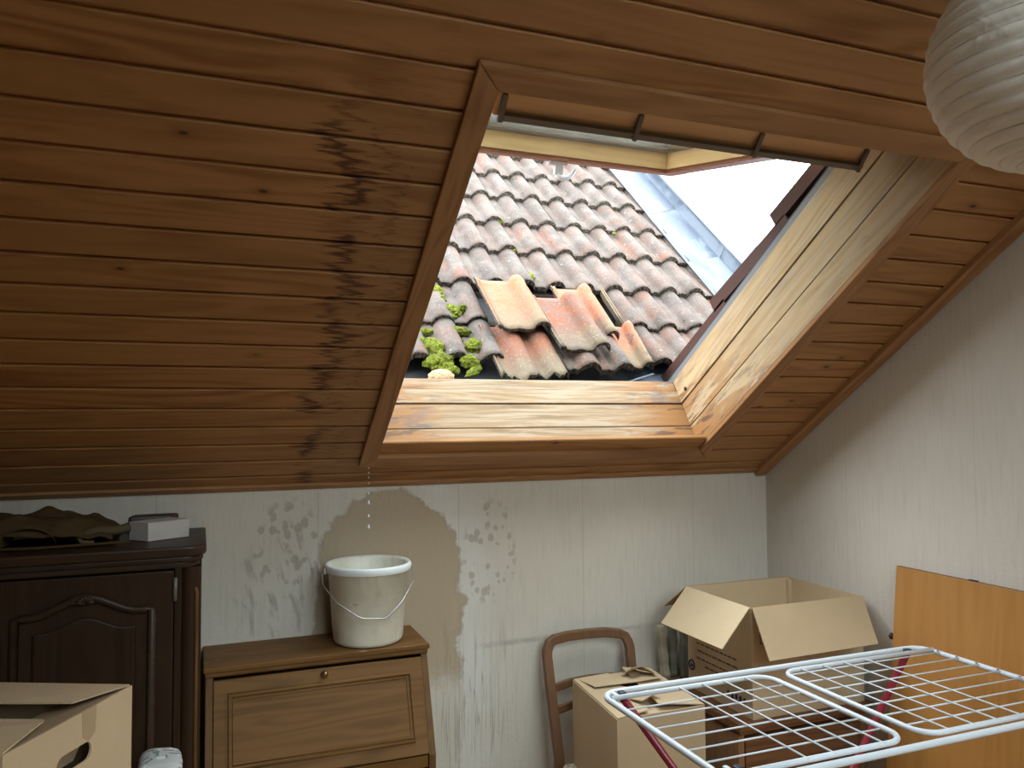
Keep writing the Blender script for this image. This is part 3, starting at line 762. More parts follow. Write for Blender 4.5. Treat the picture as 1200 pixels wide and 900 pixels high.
# rounded corner column with groove
pc = MB(); pc.lathe([(.028, .08), (.028, 1.306)], 24, (wx1-.028, wy0+.03, 0)); pc.obj('corner_column', M['oak_dark_z'], wr, L)
cbd = MB().tube([(wx1-.012, wy0+.0045, .2), (wx1-.012, wy0+.0045, 1.235), (wx1-.016, wy0+.0035, 1.25)], .005, 8).obj('column_bead', M['oak_z'], wr, L)
MB().box((wx1-.068, wy0-.001, .08), (wx1-.05, wy0+.03, 1.306)).obj('front_stile', M['oak_dark_z'], wr, L, .002)
def arch(x0, x1, zs, rise, n=24):
    pts = []
    for i in range(n+1):
        t = i/n; x = x0+(x1-x0)*t
        s = abs(t-.5)*2
        z = zs + rise*(math.cos(min(s/.80, 1)*math.pi)*.5+.5)
        pts.append((x, z))
    return pts
def wdoor(dx0, dx1, hinge_right, top):
    d = MB().box((dx0, wy0-.004, .14), (dx1, wy0+.019, top)).obj('door', M['oak_dark_z'], wr, L, .003)
    px0, px1 = dx0+.035, dx1-.052
    ar = arch(px0, px1, 1.205, .042)
    pts = [(px0, wy0-.008, .25)] + [(x, wy0-.008, z) for x, z in ar] + [(px1, wy0-.008, .25)]
    MB().tube(pts, .011, 8, closed=True).obj('arched_moulding', M['oak_dark_x'], d, L)
    ar2 = arch(px0+.040, px1-.040, 1.165, .030)
    poly = [(px0+.040, .29)] + ar2 + [(px1-.040, .29)]
    MB().prism(poly, wy0-.012, wy0-.003, 'y').obj('raised_panel', M['oak_dark_z'], d, L, .005)
    # carved shell at the crown of the arch
    cx = (px0+px1)/2; cz = 1.243; cv = MB()
    for a in range(-3, 4):
        t = a*R(24); cv.tube([(cx, wy0-.012, cz-.012), (cx+math.sin(t)*.022, wy0-.017, cz-.012+math.cos(t)*.022)], [.003, .006], 6)
    for sgn in (-1, 1): cv.tube([(cx+sgn*.02, wy0-.013, cz-.008), (cx+sgn*.04, wy0-.013, cz-.002), (cx+sgn*.065, wy0-.011, cz-.014)], [.006, .005, .002], 6)
    cv.obj('carving', M['oak_dark_x'], d, L)
    hx = dx1+.004 if hinge_right else dx0-.004
    for z in (1.22, .30): MB().tube([(hx, wy0-.008, z), (hx, wy0-.008, z+.062)], .0055, 8).obj('hinge', M['barmetal'], wr, L)
wdoor(-.470, -.066, True, 1.300); wdoor(-.960, -.500, False, 1.300)
MB().box((wx0+.01, wy0+.01, .0), (wx1-.01, wy1-.01, .08)).box((wx0, wy0, .0802), (wx1-.06, wy0+.02, .135)).obj('plinth', M['oak_dark_x'], wr, L)

# things on the wardrobe
def clothgrid(name, mat, x0, x1, y0, y1, zf, n=26, parent=None, off=(0, 0, 0), th=.004):
    mb = MB(); vs = []; k = n+1
    for j in range(k):
        for i in range(k):
            x = x0+(x1-x0)*i/n; y = y0+(y1-y0)*j/n; vs.append((x, y, zf(x, y)))
    t = len(vs); vs += [(x, y, z-th) for x, y, z in vs]; fs = []
    for j in range(n):
        for i in range(n):
            a = j*k+i; fs.append([a, a+1, a+k+1, a+k]); fs.append([t+a, t+a+k, t+a+k+1, t+a+1])
    for i in range(n):
        fs += [[i, t+i, t+i+1, i+1], [n*k+i, n*k+i+1, t+n*k+i+1, t+n*k+i], [i*k, (i+1)*k, t+(i+1)*k, t+i*k], [i*k+n, t+i*k+n, t+(i+1)*k+n, (i+1)*k+n]]
    mb.add(vs, fs, 0, True); return mb.obj(name, mat, parent, off)
LB = (-.45, 2.55, 1.366); bag = W('canvas_bag', 'crumpled olive canvas bag lying on top of the dark wardrobe', 'bag', LB)
def bz(x, y):
    ex = max(0, 1-((x+.44)/.23)**2); ey = max(0, 1-((y-2.56)/.13)**2)
    z = 1.371+.082*(ex*ey)**.5*(1+.30*mnoise.noise(Vector((x*14, y*14, 0))))+.010*mnoise.noise(Vector((x*30, y*30, 5)))*(ex*ey > 0)
    return max(1.3705, z)
clothgrid('bag_body', M['olive'], -.66, -.225, 2.44, 2.69, bz, 34, bag, LB)
def tunnel():
    mb = MB(); n = 14; vs = []; fs = []
    for j in range(2):
        for i in range(n+1):
            a = math.pi*i/n; r = .062 if j == 0 else .045
            vs.append((-.43+math.cos(a)*r*1.15, 2.435+.10*j, 1.3705+math.sin(a)*r*.95))
    fs = [[i, i+1, n+2+i, n+1+i] for i in range(n)]; t = len(vs)
    vs += [(x, y, 1.3705+(z-1.3705)*.85) for x, y, z in vs]; fs += [[t+i, t+n+1+i, t+n+2+i, t+i+1] for i in range(n)] + [[i, t+i, t+i+1, i+1] for i in range(n)]
    mb.add(vs, fs, 0, True); return mb
tunnel().obj('flap', M['olive'], bag, LB)
MB().tube([(-.30, 2.46, 1.395), (-.26, 2.465, 1.404), (-.22, 2.48, 1.400), (-.19, 2.50, 1.404)], [.014, .012, .012, .014], 8).tube([(-.31, 2.45, 1.39), (-.30, 2.44, 1.378), (-.27, 2.44, 1.374)], .006, 6).obj('rolled_end', M['canvas'], bag, LB)
MB().tube([(-.60, 2.425, 1.374), (-.4, 2.418, 1.371), (-.25, 2.43, 1.372), (-.18, 2.44, 1.373)], [.004]*4, 6).obj('strap', M['olive'], bag, LB)
lb_ = (-.10, 2.50, 1.366); ca, sa = math.cos(R(33)), math.sin(R(33))
P0 = Vector((-.137, 2.462, 1.366)); u1 = Vector((.106, .066, 0)); u2 = Vector((-.053, .062, 0))
mbx = MB(); mbx.slab([P0, P0+u1, P0+u1+u2, P0+u2], (0, 0, 1), .052)
ob = mbx.obj('small_box', M['whitebox'], None, lb_, .0015); ob.location = lb_; tag(ob, 'small plain white cardboard box on the right end of the wardrobe top', 'box')
ls = (-.12, 2.62, 1.366); mbs = MB(); mbs.slab([(-.20, 2.59, 1.366), (-.08, 2.60, 1.366), (-.06, 2.66, 1.366), (-.19, 2.66, 1.366)], (0, 0, 1), .058)
ob = mbs.obj('leather_case', M['oak_dark_x'], None, ls, .01); ob.location = ls; tag(ob, 'flat dark case lying behind the small white box on the wardrobe', 'case')

# ================================================================== WRITING DESK (slant front)
dx0, dx1 = .017, .680; LD = (.35, 2.55, .012)
dk = W('writing_desk', 'brown slant-front oak writing desk standing under the leaking skylight corner', 'desk', LD)
sidep = [(2.735, .0), (2.735, .958), (2.502, .958), (2.397, .678), (2.397, .0)]
for x in (dx0, dx1-.022): MB().prism(sidep, x, x+.022).obj('side_panel', M['oak_z'], dk, LD, .003)
MB().box((dx0+.0225, 2.71, .02), (dx1-.0225, 2.73, .957)).obj('back_panel', M['oak_z'], dk, LD)
MB().box((dx0-.006, 2.488, .972), (dx1+.006, 2.742, .989)).obj('top_board', M['oak_x'], dk, LD, .005, 3)
MB().box((dx0-.001, 2.494, .9585), (dx1+.001, 2.74, .9718)).obj('top_moulding', M['oak_x'], dk, LD, .004)
# lid in its own inclined frame: origin at top edge, y down the slope
la = math.atan2(.958-.682, 2.502-2.397); lv = Vector((0, -math.cos(la), -math.sin(la))); ln_ = Vector((0, -math.sin(la), math.cos(la)))
LM = Matrix(((1, 0, 0, 0), (0, lv.y, ln_.y, 2.499-LD[1]), (0, lv.z, ln_.z, .955-LD[2]), (0, 0, 0, 1))); LM.translation.x = -LD[0]
lid = MB().box((dx0+.024, .008, -.02), (dx1-.024, .288, .004)).obj('drop_lid', M['oak_x'], dk); lid.matrix_local = LM
lx0, lx1 = dx0+.024, dx1-.024
def lidstrip(pts, r, nm='moulding', m='oak_x'): MB().tube(pts, r, 8, closed=True).obj(nm, M[m], lid)
ix0, ix1, iy0, iy1 = lx0+.040, lx1-.040, .052, .248
for k, (o_, r_, z_) in enumerate(((0, .006, .006), (.011, .004, .004))):
    lidstrip([(ix0+o_, iy0+o_, z_), (ix1-o_, iy0+o_, z_), (ix1-o_, iy1-o_, z_), (ix0+o_, iy1-o_, z_)], r_)
lidstrip([(lx0, .009, .001), (lx1, .009, .001), (lx1, .287, .001), (lx0, .287, .001)], .0035, 'edge_bead')
kn = MB().lathe([(.011, .004), (.012, .006), (.009, .008), (.004, .010), (.004, .016), (.008, .019), (.0085, .024), (.005, .028), (0, .029)], 16, ((lx0+lx1)/2+.006, .026, 0)).obj('lid_knob', M['brass'], lid)
MB().box((dx0+.0225, 2.405, .640), (dx1-.0225, 2.70, .676)).obj('writing_shelf', M['oak_x'], dk, LD, .003)
for i, (z0, z1) in enumerate(((.455, .630), (.265, .445), (.075, .255))):
    dr = MB().box((dx0+.027, 2.385, z0), (dx1-.027, 2.68, z1)).obj('drawer', M['oak_x'], dk, LD, .004)
    MB().lathe([(.010, 0), (.005, .006), (.010, .018), (.006, .024), (0, .025)], 14, M=Matrix.Translation((.35-LD[0], 2.385-LD[1], (z0+z1)/2-LD[2])) @ Matrix.Rotation(R(90), 4, 'X')).obj('knob', M['brass'], dr)
MB().box((dx0+.0225, 2.41, .0), (dx1-.0225, 2.70, .068)).obj('plinth', M['oak_x'], dk, LD)

# ================================================================== BUCKET
BC = (.512, 2.608, .9895); bk = W('bucket', 'white plastic bucket with wire handle catching drips on the writing desk', 'bucket', BC)
outp = [(0, 0), (.100, 0), (.108, .004), (.112, .014), (.128, .228), (.135, .230), (.1365, .236)]
inp = [(.1300, .250), (.126, .243), (.109, .020), (.100, .008), (0, .007)]
MB().lathe(outp+[(.1365, .244)]+[(.132, .249)]+inp, 48).obj('bucket_body', M['bucket'], bk)
MB().lathe([(.1368, .228), (.1385, .234), (.1385, .246), (.1345, .2515), (.130, .250), (.128, .246)], 48).obj('rim', M['rim'], bk)
MB().lathe([(0, .028), (.109, .028)], 32).obj('rain_water', M['rainwater'], bk)
ang = [(-.1405, 0, .232), (-.150, -.012, .222), (-.152, -.045, .196), (-.118, -.108, .150), (-.062, -.148, .113), (-.045, -.152, .106), (.020, -.152, .100), (.036, -.150, .108), (.080, -.128, .140), (.135, -.060, .188), (.146, -.018, .222), (.1405, 0, .232)]
MB().tube(ang, .0021, 6).obj('wire_handle', M['steel'], bk)
for s in (-1, 1): MB().box((s*.139-.004, -.008, .222), (s*.139+.004, .008, .240)).obj('handle_lug', M['bucket'], bk, None, .002)
# falling drops
names = ['highest of the water drops falling from the skylight corner', 'second water drop from the top, below the casing corner', 'third water drop from the top of the drip line', 'fourth water drop from the top, in front of the planks', 'fifth water drop down, just below the ceiling edge', 'sixth water drop down, against the top of the damp patch',
         'third water drop above the bucket rim, largest', 'middle one of the drops just above the bucket', 'lowest falling drop, nearest to the bucket rim']
for z, r, nm in zip((1.545, 1.530, 1.514, 1.495, 1.478, 1.462, 1.431, 1.388, 1.353), (.0020, .0020, .0022, .0022, .0022, .0028, .0046, .0034, .0046), names):
    o = MB().lathe([(0, -r), (r*.7, -r*.7), (r, 0), (r*.8, r*.8), (r*.3, r*2), (0, r*2.8)], 12).obj('water_drop', M['water']); o.location = (.511, 2.600, z)
    tag(o, nm, 'water drop', 'drops falling into the bucket')

# ================================================================== CHAIR
LC = (1.35, 2.45, .012); ch = W('wooden_chair', 'brown wooden chair with patterned seat pad standing against the back wall', 'chair', LC)
# bent back frame (inverted U) leaning slightly back
def yb(z): return 2.600 + .095*max(0, (z-.46))/.45
def rect_sweep(pts, w, d):
    # w in plane (x/z), d along y
    mb = MB(); n = len(pts); vs = []
    for i, p in enumerate(pts):
        p = Vector(p); t = (Vector(pts[min(i+1, n-1)])-Vector(pts[max(i-1, 0)])).normalized(); yv = Vector((0, 1, 0)); yv = (yv-t*yv.dot(t)).normalized(); s = t.cross(yv)
        for a, b in ((-1, -1), (1, -1), (1, 1), (-1, 1)): vs.append(p+s*a*w/2+yv*b*d/2)
    fs = [[i*4+k, i*4+(k+1) % 4, (i+1)*4+(k+1) % 4, (i+1)*4+k] for i in range(n-1) for k in range(4)] + [[3, 2, 1, 0], [(n-1)*4+k for k in range(4)]]
    mb.add(vs, fs, 0, False); return mb
cl, cr, ctop = 1.178, 1.520, .893
pl = [(cl+.008, yb(.012), .012), (cl+.004, yb(.3), .30), (cl+.012, yb(.5), .5), (cl+.004, yb(.7), .70)]
up = [(cl, yb(ctop-.05), ctop-.05), (cl+.004, yb(ctop-.03), ctop-.03), (cl+.015, yb(ctop-.008), ctop-.008), (cl+.035, yb(ctop), ctop+.002)]
mid = [(1.35, yb(ctop)+.014, ctop+.006)]
rr_ = [(cl+cr-x, y, z-.006) for x, y, z in reversed(pl+up)]
rect_sweep(pl[:1]+pl[1:]+up+[(1.27, yb(ctop)+.010, ctop+.006)]+mid+[(1.43, yb(ctop)+.010, ctop+.004)]+rr_[:len(up)]+rr_[len(up):], .034, .026).obj('back_frame', M['chair'], ch, LC, .006, 3)
for z in (.735, .660):
    rect_sweep([(cl+.014, yb(z), z-.004), (1.27, yb(z)+.012, z+.006), (1.35, yb(z)+.016, z+.008), (1.43, yb(z)+.012, z+.006), (cr-.014, yb(z), z-.004)], .028, .016).obj('back_slat', M['chair'], ch, LC, .004)
MB().prism([(1.165, 2.20), (1.545, 2.20), (1.535, 2.59), (1.175, 2.59)], .405, .450, 'z').obj('seat_frame', M['chair'], ch, LC, .006)
MB().prism([(1.172, 2.21), (1.538, 2.21), (1.522, 2.585), (1.190, 2.585)], .4505, .492, 'z').obj('seat_pad', M['cushion'], ch, LC, .014, 4)
for x in (1.185, 1.525): MB().tube([(x, 2.225, .012), (x, 2.225, .404)], [.013, .019], 10).obj('leg', M['chair'], ch, LC)

# ================================================================== CARTONS
def carton(name, label, P, e1, e2, h, loc, flaps=(), th=.004, mat='card', inner='card_in', base=True):
    """P: bottom corner; e1,e2: side vectors; open box of real walls"""
    c = W(name, label, 'cardboard box', loc); P = Vector(P); e1 = Vector(e1); e2 = Vector(e2); n1 = e1.normalized(); n2 = e2.normalized()
    H = Vector((0, 0, h)); mats = [M[mat]]
    def wall(a, b, n): 
        mb = MB(); mb.slab([a, b, b+H, a+H], n, th); return mb.obj('side_panel', mats, c, loc)
    ws = [wall(P, P+e1, n2), wall(P+e1+n2*th, P+e1+e2-n2*th, -n1), wall(P+e1+e2, P+e2, -n2), wall(P+e2-n2*th, P+n2*th, n1)]
    if base: MB().slab([P+n1*th+n2*th, P+e1-n1*th+n2*th, P+e1+e2-n1*th-n2*th, P+e2+n1*th-n2*th], (0, 0, 1), th).obj('bottom_panel', mats, c, loc)
    for q, m_ in flaps:
        q = [Vector(a) for a in q]; n = (q[1]-q[0]).cross(q[2]-q[1])
        MB().slab(q, n, .003).obj('flap', M[m_], c, loc)
    return c, ws
# chest below the big carton
LH = (1.92, 2.45, .012); chs = W('low_chest', 'low reddish brown wooden chest in the right corner behind the drying rack', 'chest', LH)
MB().box((1.648, 2.190, .672), (2.215, 2.742, .699)).obj('top_board', M['chest_x'], chs, LH, .004)
MB().box((1.660, 2.205, .655), (2.205, 2.742, .6715)).obj('top_moulding', M['chest_x'], chs, LH, .004)
MB().box((1.662, 2.215, .0), (1.684, 2.738, .6545)).obj('side_panel', M['chest_side'], chs, LH, .002)
MB().box((2.183, 2.215, .0), (2.205, 2.738, .6545)).obj('side_panel', M['chest_side'], chs, LH, .002)
MB().box((1.6845, 2.72, .02), (2.1825, 2.735, .6545)).obj('back_panel', M['chest_x'], chs, LH)
for z0, z1 in ((.44, .64), (.235, .43), (.05, .225)): 
    dr = MB().box((1.687, 2.212, z0), (2.180, 2.60, z1)).obj('drawer', M['chest_x'], chs, LH, .003)
    for x in (1.80, 2.06): MB().lathe([(.012, 0), (.006, .008), (.012, .02), (0, .026)], 14, M=Matrix.Translation((x-LH[0], 2.212-LH[1], (z0+z1)/2-LH[2])) @ Matrix.Rotation(R(90), 4, 'X')).obj('knob', M['chest_x'], dr)
# big open carton
Lb = (1.95, 2.39, .700); zt = 1.068
big, ws = carton('open_carton', 'large open cardboard box with flaps hanging out, standing on the corner chest', (1.712, 2.203, .700), (.480, 0, 0), (0, .375, 0), .367, Lb, [
    ([(1.709, 2.205, zt), (1.709, 2.575, zt), (1.562, 2.520, .958), (1.556, 2.150, .962)], 'card_in'),
    ([(1.714, 2.201, zt), (2.190, 2.201, zt), (2.098, 2.045, .948), (1.655, 2.045, .942)][::-1], 'card_shade'),
    ([(1.712, 2.580, zt), (2.190, 2.580, zt), (2.180, 2.660, .985), (1.655, 2.650, .985)], 'card_shade')])
sd = ws[3]; fx = 1.7115
def mark(pts, m, nm='printed_mark'):   # thin ink on the left side (x = const), y,z points
    MB().slab([(fx, y, z) for y, z in pts], (-1, 0, 0), .0006).obj(nm, M[m], sd, Lb)
rnk = random.Random(11)
for j, (ya, yb_, z) in enumerate(((2.52, 2.30, .872), (2.515, 2.31, .845), (2.52, 2.30, .818), (2.47, 2.32, .797))):
    y = ya
    while y > yb_:
        w = rnk.uniform(.010, .030); mark([(y, z), (y-w, z), (y-w, z+.0055), (y, z+.0055)], 'ink', 'printed_text'); y -= w+.006
MB().tube([(fx-.0004, 2.553+.017*math.cos(a*math.pi/12), .785+.017*math.sin(a*math.pi/12)) for a in range(24)], .0032, 6, closed=True).obj('printed_emblem', M['blueink'], sd, Lb)
MB().slab([(fx, 2.562, .778), (fx, 2.546, .778), (fx, 2.546, .784), (fx, 2.556, .792)], (-1, 0, 0), .0006).obj('printed_emblem', M['blueink'], sd, Lb)
for k_ in range(5): mark([(2.34-.022*k_, .742-.004*(k_ % 2)), (2.327-.022*k_, .742-.004*(k_ % 2)), (2.327-.022*k_, .760), (2.34-.022*k_, .757)], 'blueink', 'printed_mark')
for q in ([(1.745, .945), (1.749, .945), (1.749, .985), (1.745, .985)], [(1.749, .981), (1.765, .981), (1.765, .985), (1.749, .985)], [(1.749, .945), (1.765, .945), (1.765, .949), (1.749, .949)]):
    MB().slab([(x, 2.2028, z) for x, z in q], (0, -1, 0), .0006).obj('printed_mark', M['ink'], ws[0], Lb)
MB().box((2.172, 2.560, .71), (2.188, 2.574, 1.06)).obj('glue_tab', M['card_in'], big, Lb)

# rolled cloths standing behind the box
for k, (x, y, r, h, m_, lab) in enumerate(((1.683, 2.690, .017, .198, 'rug', 'cream rolled cloth standing upright by the wall left of the large open box'), (1.722, 2.700, .018, .19, 'rug2', 'grey green rolled cloth, middle of three standing left of the large box'), (1.748, 2.655, .016, .19, 'rug2', 'grey green rolled cloth nearest to the large box side'))):
    mb = MB(); pr = []
    for i in range(12): 
        t = i/11; pr.append((r*(1+.12*math.sin(i*1.7+k)), h*t))
    pr = [(0, 0)]+pr+[(r*.6, h+.004), (r*.55, h-.004), (0, h-.004)]
    o = mb.lathe(pr, 20).obj('rolled_cloth', M[m_]); o.location = (x, y, .700)
    for v in o.data.vertices:
        a = math.atan2(v.co.y, v.co.x); v.co.x *= 1+.16*math.sin(5*a+k); v.co.y *= 1+.16*math.sin(5*a+k); v.co.x -= (v.co.z)*.10*(k == 0)
    tag(o, lab, 'cloth')

# small carton on the chair, flaps folded shut untidily
Ls = (1.36, 2.39, .4925); sz = .781; sP = Vector((1.195, 2.190, .4930)); s1 = Vector((.322, .004, 0)); s2 = Vector((.034, .385, 0))
U = lambda a, b, z=sz: Vector((sP.x+s1.x*a+s2.x*b, sP.y+s1.y*a+s2.y*b, z))
small, ws2 = carton('chair_carton', 'closed cardboard box with torn crumpled flaps standing on the wooden chair', sP, s1, s2, .287, Ls, [
    ([U(.02, .03, sz-.014), U(.98, .03, sz-.014), U(.98, .47, sz-.010), U(.02, .47, sz-.010)], 'card'),
    ([U(.01, 0), U(.01, 1), U(.43, .97, sz+.008), U(.40, .62, sz+.006), U(.46, .55, sz+.007), U(.38, .04, sz+.004)][::-1], 'card_in'),
    ([U(.99, 0), U(.99, 1), U(.62, 1.0, sz+.018), U(.57, .5, sz+.008), U(.52, .10, sz+.010)], 'card'),
    ([U(.05, 1.0), U(.95, 1.0), U(.90, .62, sz+.016), U(.55, .58, sz+.020), U(.10, .66, sz+.012)][::-1], 'card_in')])
for q in ([U(.52, .84, sz+.012), U(.74, .97, sz+.016), U(.72, .72, sz+.050), U(.56, .66, sz+.058)], [U(.74, .97, sz+.016), U(.90, .80, sz+.012), U(.84, .62, sz+.030), U(.72, .72, sz+.050)], [U(.30, .30, sz+.010), U(.56, .36, sz+.012), U(.60, .20, sz+.034), U(.36, .14, sz+.020)]):
    MB().slab(q, (0, 0, 1), .003).obj('torn_flap', M['card_in'], small, Ls)

# foreground carton with hand hole
A = Vector((-.142, 2.035, 0)); B = Vector((-.329, 1.698, 0)); e1 = B-A; e2 = Vector((-.905, .425, 0)).normalized()*.47
hh = .35; zb = .750; Lf = (-.43, 1.97, zb); c = W('hand_hole_carton', 'brown cardboard box with hand hole and tape, front left in front of the wardrobe', 'cardboard box', Lf)
d1 = e1.normalized(); nn = e2.normalized(); FT = .005
def F(a, z, k=0.0): return A + d1*a + nn*k + Vector((0, 0, 1.1+z))
ln = e1.length
# face with slot: outer polygon stitched round a stadium hole
hc, hz, hl, hr = .192, -.085, .034, .019
slot = []
for i in range(17): 
    t = -math.pi/2+math.pi*i/16; slot.append((hc+hl+hr*math.cos(t), hz+hr*math.sin(t)))
for i in range(17):
    t = math.pi/2+math.pi*i/16; slot.append((hc-hl+hr*math.cos(t), hz+hr*math.sin(t)))
bm = bmesh.new(); outer = [(0, -hh), (ln, -hh), (ln, 0), (0, 0)]
ov = [bm.verts.new(F(a, z)) for a, z in outer]; iv = [bm.verts.new(F(a, z)) for a, z in slot]
es = [bm.edges.new((ov[i], ov[(i+1) % 4])) for i in range(4)] + [bm.edges.new((iv[i], iv[(i+1) % len(iv)])) for i in range(len(iv))]
bmesh.ops.triangle_fill(bm, use_beauty=True, use_dissolve=False, edges=es)
ex = bmesh.ops.extrude_face_region(bm, geom=list(bm.faces)); 
for g_ in ex['geom']:
    if isinstance(g_, bmesh.types.BMVert): g_.co += nn*FT
bmesh.ops.recalc_face_normals(bm, faces=bm.faces)
for v in bm.verts: v.co -= Vector(Lf)
me = bpy.data.meshes.new('side_panel'); bm.to_mesh(me); bm.free(); me.materials.append(M['card'])
fp = bpy.data.objects.new('side_panel', me); COL.objects.link(fp); fp.parent = c
MB().slab([F(hc-.06, -.03, .006), F(hc+.06, -.03, .006), F(hc+.06, -.115, .045), F(hc-.06, -.115, .045)], nn, .003).obj('punched_tab', M['card'], fp, Lf)
def fside(a, b, n, nm='side_panel', m_='card'): MB().slab([a, b, b+Vector((0, 0, hh)), a+Vector((0, 0, hh))], n, .004).obj(nm, M[m_], c, Lf)
Z = Vector((0, 0, zb))
fside(A+nn*.005+Z, A+e2+Z, d1); fside(B+nn*.005+Z, B+e2+Z, -d1); fside(A+e2+Z+d1*.0045, B+e2+Z-d1*.0045, -nn)
MB().slab([A+Z+nn*.006+d1*.005, A+e2+Z-nn*.005+d1*.005, B+e2+Z-nn*.005-d1*.005, B+Z+nn*.006-d1*.005], (0, 0, 1), .004).obj('bottom_panel', M['card'], c, Lf)
def G(a, k, z=0): return A + d1*a + nn*k + Vector((0, 0, 1.1+z))
flf = lambda q, m_='card': MB().slab(q, (0, 0, -1), .0035).obj('flap', M[m_], c, Lf)
flf([G(.004, .004, .0035), G(.004, .465, .0035), G(.165, .465, .012), G(.15, .20, .010), G(.125, .055, .004)])
flf([G(ln-.004, .004, .0035), G(.255, .022, .014), G(.215, .05, .002), G(.205, .20, -.004), G(.210, .465, -.004), G(ln-.004, .465, .0035)])
flf([G(.008, .008, -.004), G(ln-.008, .008, -.004), G(ln-.06, .14, -.03), G(.05, .14, -.03)], 'card_shade')
MB().slab([F(.125, .0005), F(.172, .0005), F(.168, -.052), F(.150, -.066), F(.128, -.055)], -nn, .0006).obj('parcel_tape', M['tape'], fp, Lf)
L2 = (-.43, 1.97, .012); c2, _ = carton('lower_carton', 'plain brown cardboard box standing directly beneath the box with the hand hole', A+Vector((0, 0, .012))+nn*.01, e1, e2*.98, .732, L2)
MB().slab([A+nn*.02+d1*.01+Vector((0, 0, .7445)), B+nn*.02-d1*.01+Vector((0, 0, .7445)), B+e2*.96+Vector((0, 0, .7445)), A+e2*.96+Vector((0, 0, .7445))], (0, 0, 1), .004).obj('flap', M['card'], c2, L2)
# floral bag standing on the floor
LFb = (-.085, 2.13, .012); fbm = bmesh.new(); bmesh.ops.create_cube(fbm, size=1.0); bmesh.ops.subdivide_edges(fbm, edges=fbm.edges, cuts=9, use_grid_fill=True)
for v in fbm.verts:
    x, y, z = v.co; b = (1-(2*abs(x))**6*.12)*(1-(2*abs(y))**6*.12)
    v.co = Vector((x*.115*b, y*.13*b, (z+.5)*.885)); v.co += Vector((mnoise.noise(v.co*9), mnoise.noise(v.co*9+Vector((4, 0, 0))), 0))*.008
    if z > .45: v.co.z += -.014*(abs(x)*2)**3 + .006*mnoise.noise(v.co*20)
me = bpy.data.meshes.new('floral_bag'); fbm.to_mesh(me); fbm.free(); me.materials.append(M['floral'])
for p in me.polygons: p.use_smooth = True
o = bpy.data.objects.new('floral_bag', me); COL.objects.link(o); o.location = LFb; tag(o, 'floral printed fabric bag between the hand-hole box and the writing desk', 'bag')

# ================================================================== WOOD PANEL leaning on the right wall
lean = math.atan2(.125, 1.19)
PM = Matrix.Translation((2.075, 1.50, .013)) @ Matrix.Rotation(lean, 4, 'Y')
pn = thing('wood_panel', 'large orange-brown veneered board leaning against the right wall', 'board', mat=PM)
MB().box((0, -.62, .0), (.018, .555, 1.190)).obj('board', M['veneer'], pn, None, .0015)
MB().box((0, -.62, 1.1902), (.018, .555, 1.1915)).obj('edge_strip', M['veneer_edge'], pn)
MB().lathe([(0, 0), (.006, 0), (.011, .004), (.011, .010), (.005, .012), (.004, .006), (0, .006)], 16, M=Matrix.Translation((.004, .556, .955)) @ Matrix.Rotation(R(-90), 4, 'X')).obj('fitting', M['black'], pn)
MB().box((.002, .26, 1.1916), (.014, .285, 1.195)).obj('fitting', M['black'], pn)

# ================================================================== DRYING RACK
LR = (1.51, 1.58, .012); dr_ = W('drying_rack', 'white tubular folding clothes drying rack with dark red legs, front right', 'drying rack', LR)
zr = 1.0
MB().tube(rounded([(.962, 1.300, zr-.006), (2.064, 1.300, zr-.006), (2.064, 1.852, zr-.006), (.962, 1.852, zr-.006)], .05), .0078, 10, closed=True).obj('outer_frame', M['white'], dr_, LR)
def ushape(xa, xb, y0, y1, r=.05):
    pa = [Vector((xa, y0, zr)), Vector((xb, y0, zr)), Vector((xb, y1, zr)), Vector((xa, y1, zr))]; sg = 1 if xb > xa else -1
    X = Vector((1, 0, 0))*sg; Y = Vector((0, 1, 0))
    return [pa[0]] + arc3(pa[1]-X*r, pa[1], pa[1]+Y*r) + arc3(pa[2]-Y*r, pa[2], pa[2]-X*r) + [pa[3]]
MB().tube(ushape(.964, 1.438, 1.326, 1.796), .0066, 10).obj('left_grid_frame', M['white'], dr_, LR)
MB().tube(ushape(2.062, 1.492, 1.326, 1.800), .0066, 10).obj('right_grid_frame', M['white'], dr_, LR)
for x in (1.162, 1.232, 1.299, 1.367): MB().tube([(x, 1.320, zr+.004), (x, 1.796, zr+.004)], .0022, 6).obj('cross_wire', M['white'], dr_, LR)
for x in (1.560, 1.637, 1.712, 1.790): MB().tube([(x, 1.322, zr+.004), (x, 1.800, zr+.004)], .0022, 6).obj('cross_wire', M['white'], dr_, LR)
for i in range(7):
    y = 1.776-.064*i
    if i < 6: MB().tube([(.966, y-.058, zr-.002), (1.436, y-.058, zr-.002)], .0022, 6).obj('long_wire', M['white'], dr_, LR)
    MB().tube([(1.497, y, zr-.002), (2.058, y, zr-.002)], .0022, 6).obj('long_wire', M['white'], dr_, LR)
    MB().lathe([(0, -.004), (.004, 0), (0, .004)], 8, (2.054, y, zr+.003)).obj('wire_end', M['steel'], dr_, LR)
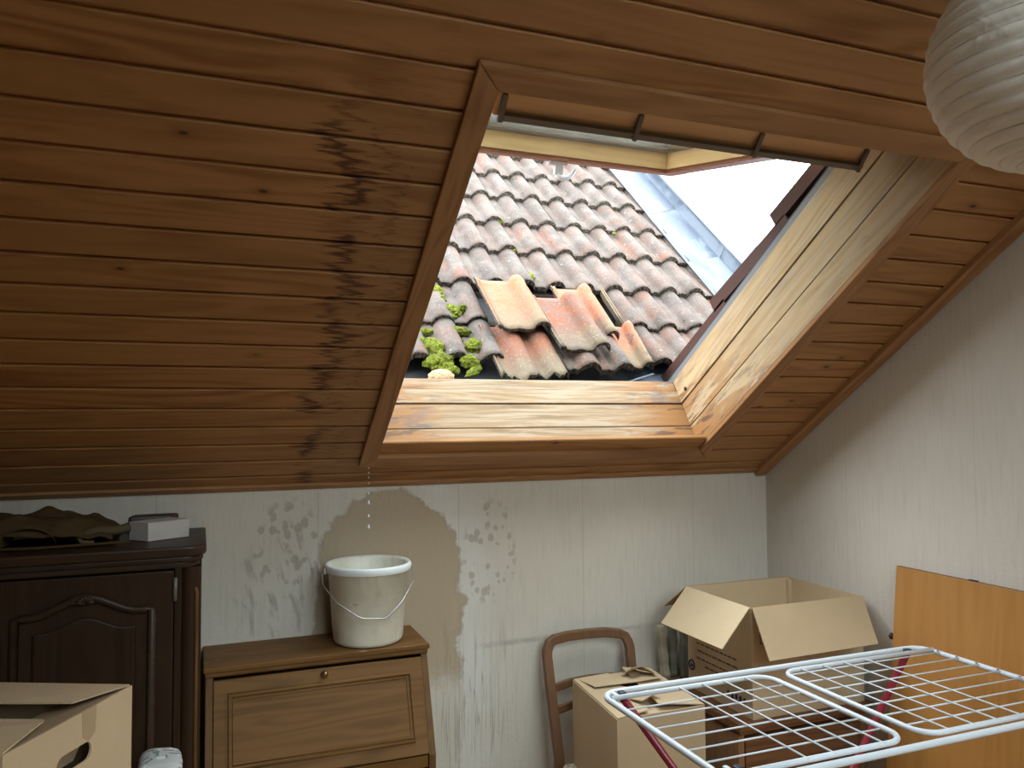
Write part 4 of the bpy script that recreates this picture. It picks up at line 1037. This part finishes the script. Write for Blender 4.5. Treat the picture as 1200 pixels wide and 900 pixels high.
# red folding legs: two U frames crossing
def leg(xt, xb, ins, nm):
    y0, y1 = 1.325+ins, 1.836-ins; mb = MB(); 
    pts = [Vector((xt, y1, zr-.010))] + arc3(Vector((xb-(xb-xt)*.06, y1, .08)), Vector((xb, y1, .022)), Vector((xb, y1-.06, .022))) + arc3(Vector((xb, y0+.06, .022)), Vector((xb, y0, .022)), Vector((xb-(xb-xt)*.06, y0, .08))) + [Vector((xt, y0, zr-.010))]
    mb.tube(pts, .0105, 10); return mb.obj(nm, M['red'], dr_, LR)
leg(1.008, 1.72, .020, 'folding_leg'); leg(2.000, 1.30, .000, 'folding_leg')
for x, y in ((1.008, 1.818), (1.008, 1.345)): 
    MB().box((x-.010, y-.009, zr-.020), (x+.008, y+.009, zr+.006)).obj('hinge', M['black'], dr_, LR, .003)
    MB().box((x-.022, y-.010, zr-.018), (x-.0105, y+.026, zr+.000)).obj('hinge_plate', M['white'], dr_, LR, .003)
for x, y in ((2.000, 1.836), (2.000, 1.325)): MB().lathe([(0, 0), (.0115, 0), (.0115, .006), (0, .006)], 12, (x, y, zr-.008)).obj('leg_cap', M['black'], dr_, LR)

# ================================================================== PAPER LANTERN
LL = (1.372, .916, 2.323); lan = W('paper_lantern', 'round white ribbed paper lantern hanging at the top right corner', 'lamp', LL)
RL = .200; pr = []; nr = 20
for i in range(nr*4+1):
    t = i/(nr*4); a = -math.pi/2*.90+math.pi*.90*t; fr_ = (i % 4)/4
    puff = .0045*math.sin(math.pi*fr_) if i < nr*4 else 0
    pr.append(((RL+puff-.0045)*math.cos(a), (RL+puff-.0045)*math.sin(a)*.98))
mb = MB().lathe(pr, 72); lo = mb.obj('paper_shade', M['paper'], lan)
for v in lo.data.vertices: v.co *= 1+.010*mnoise.noise(v.co*22)
rm = MB()
for i in range(0, nr+1):
    a = -math.pi/2*.90+math.pi*.90*i/nr; r0 = (RL-.0048)*math.cos(a); z0 = (RL-.0045)*math.sin(a)*.98
    rm.tube([(r0*math.cos(2*math.pi*k/48), r0*math.sin(2*math.pi*k/48), z0) for k in range(48)], .0012, 5, closed=True)
rm.obj('wire_ribs', M['whitebox'], lan)
MB().tube([(0, 0, .02), (0, 0, ZJ+(D-LL[1])*math.tan(TH)-LL[2]-.002)], .003, 6).obj('cord', M['whitebox'], lan)
MB().lathe([(0, -.03), (.02, -.03), (.02, .03), (0, .03)], 14).obj('lamp_socket', M['black'], lan)
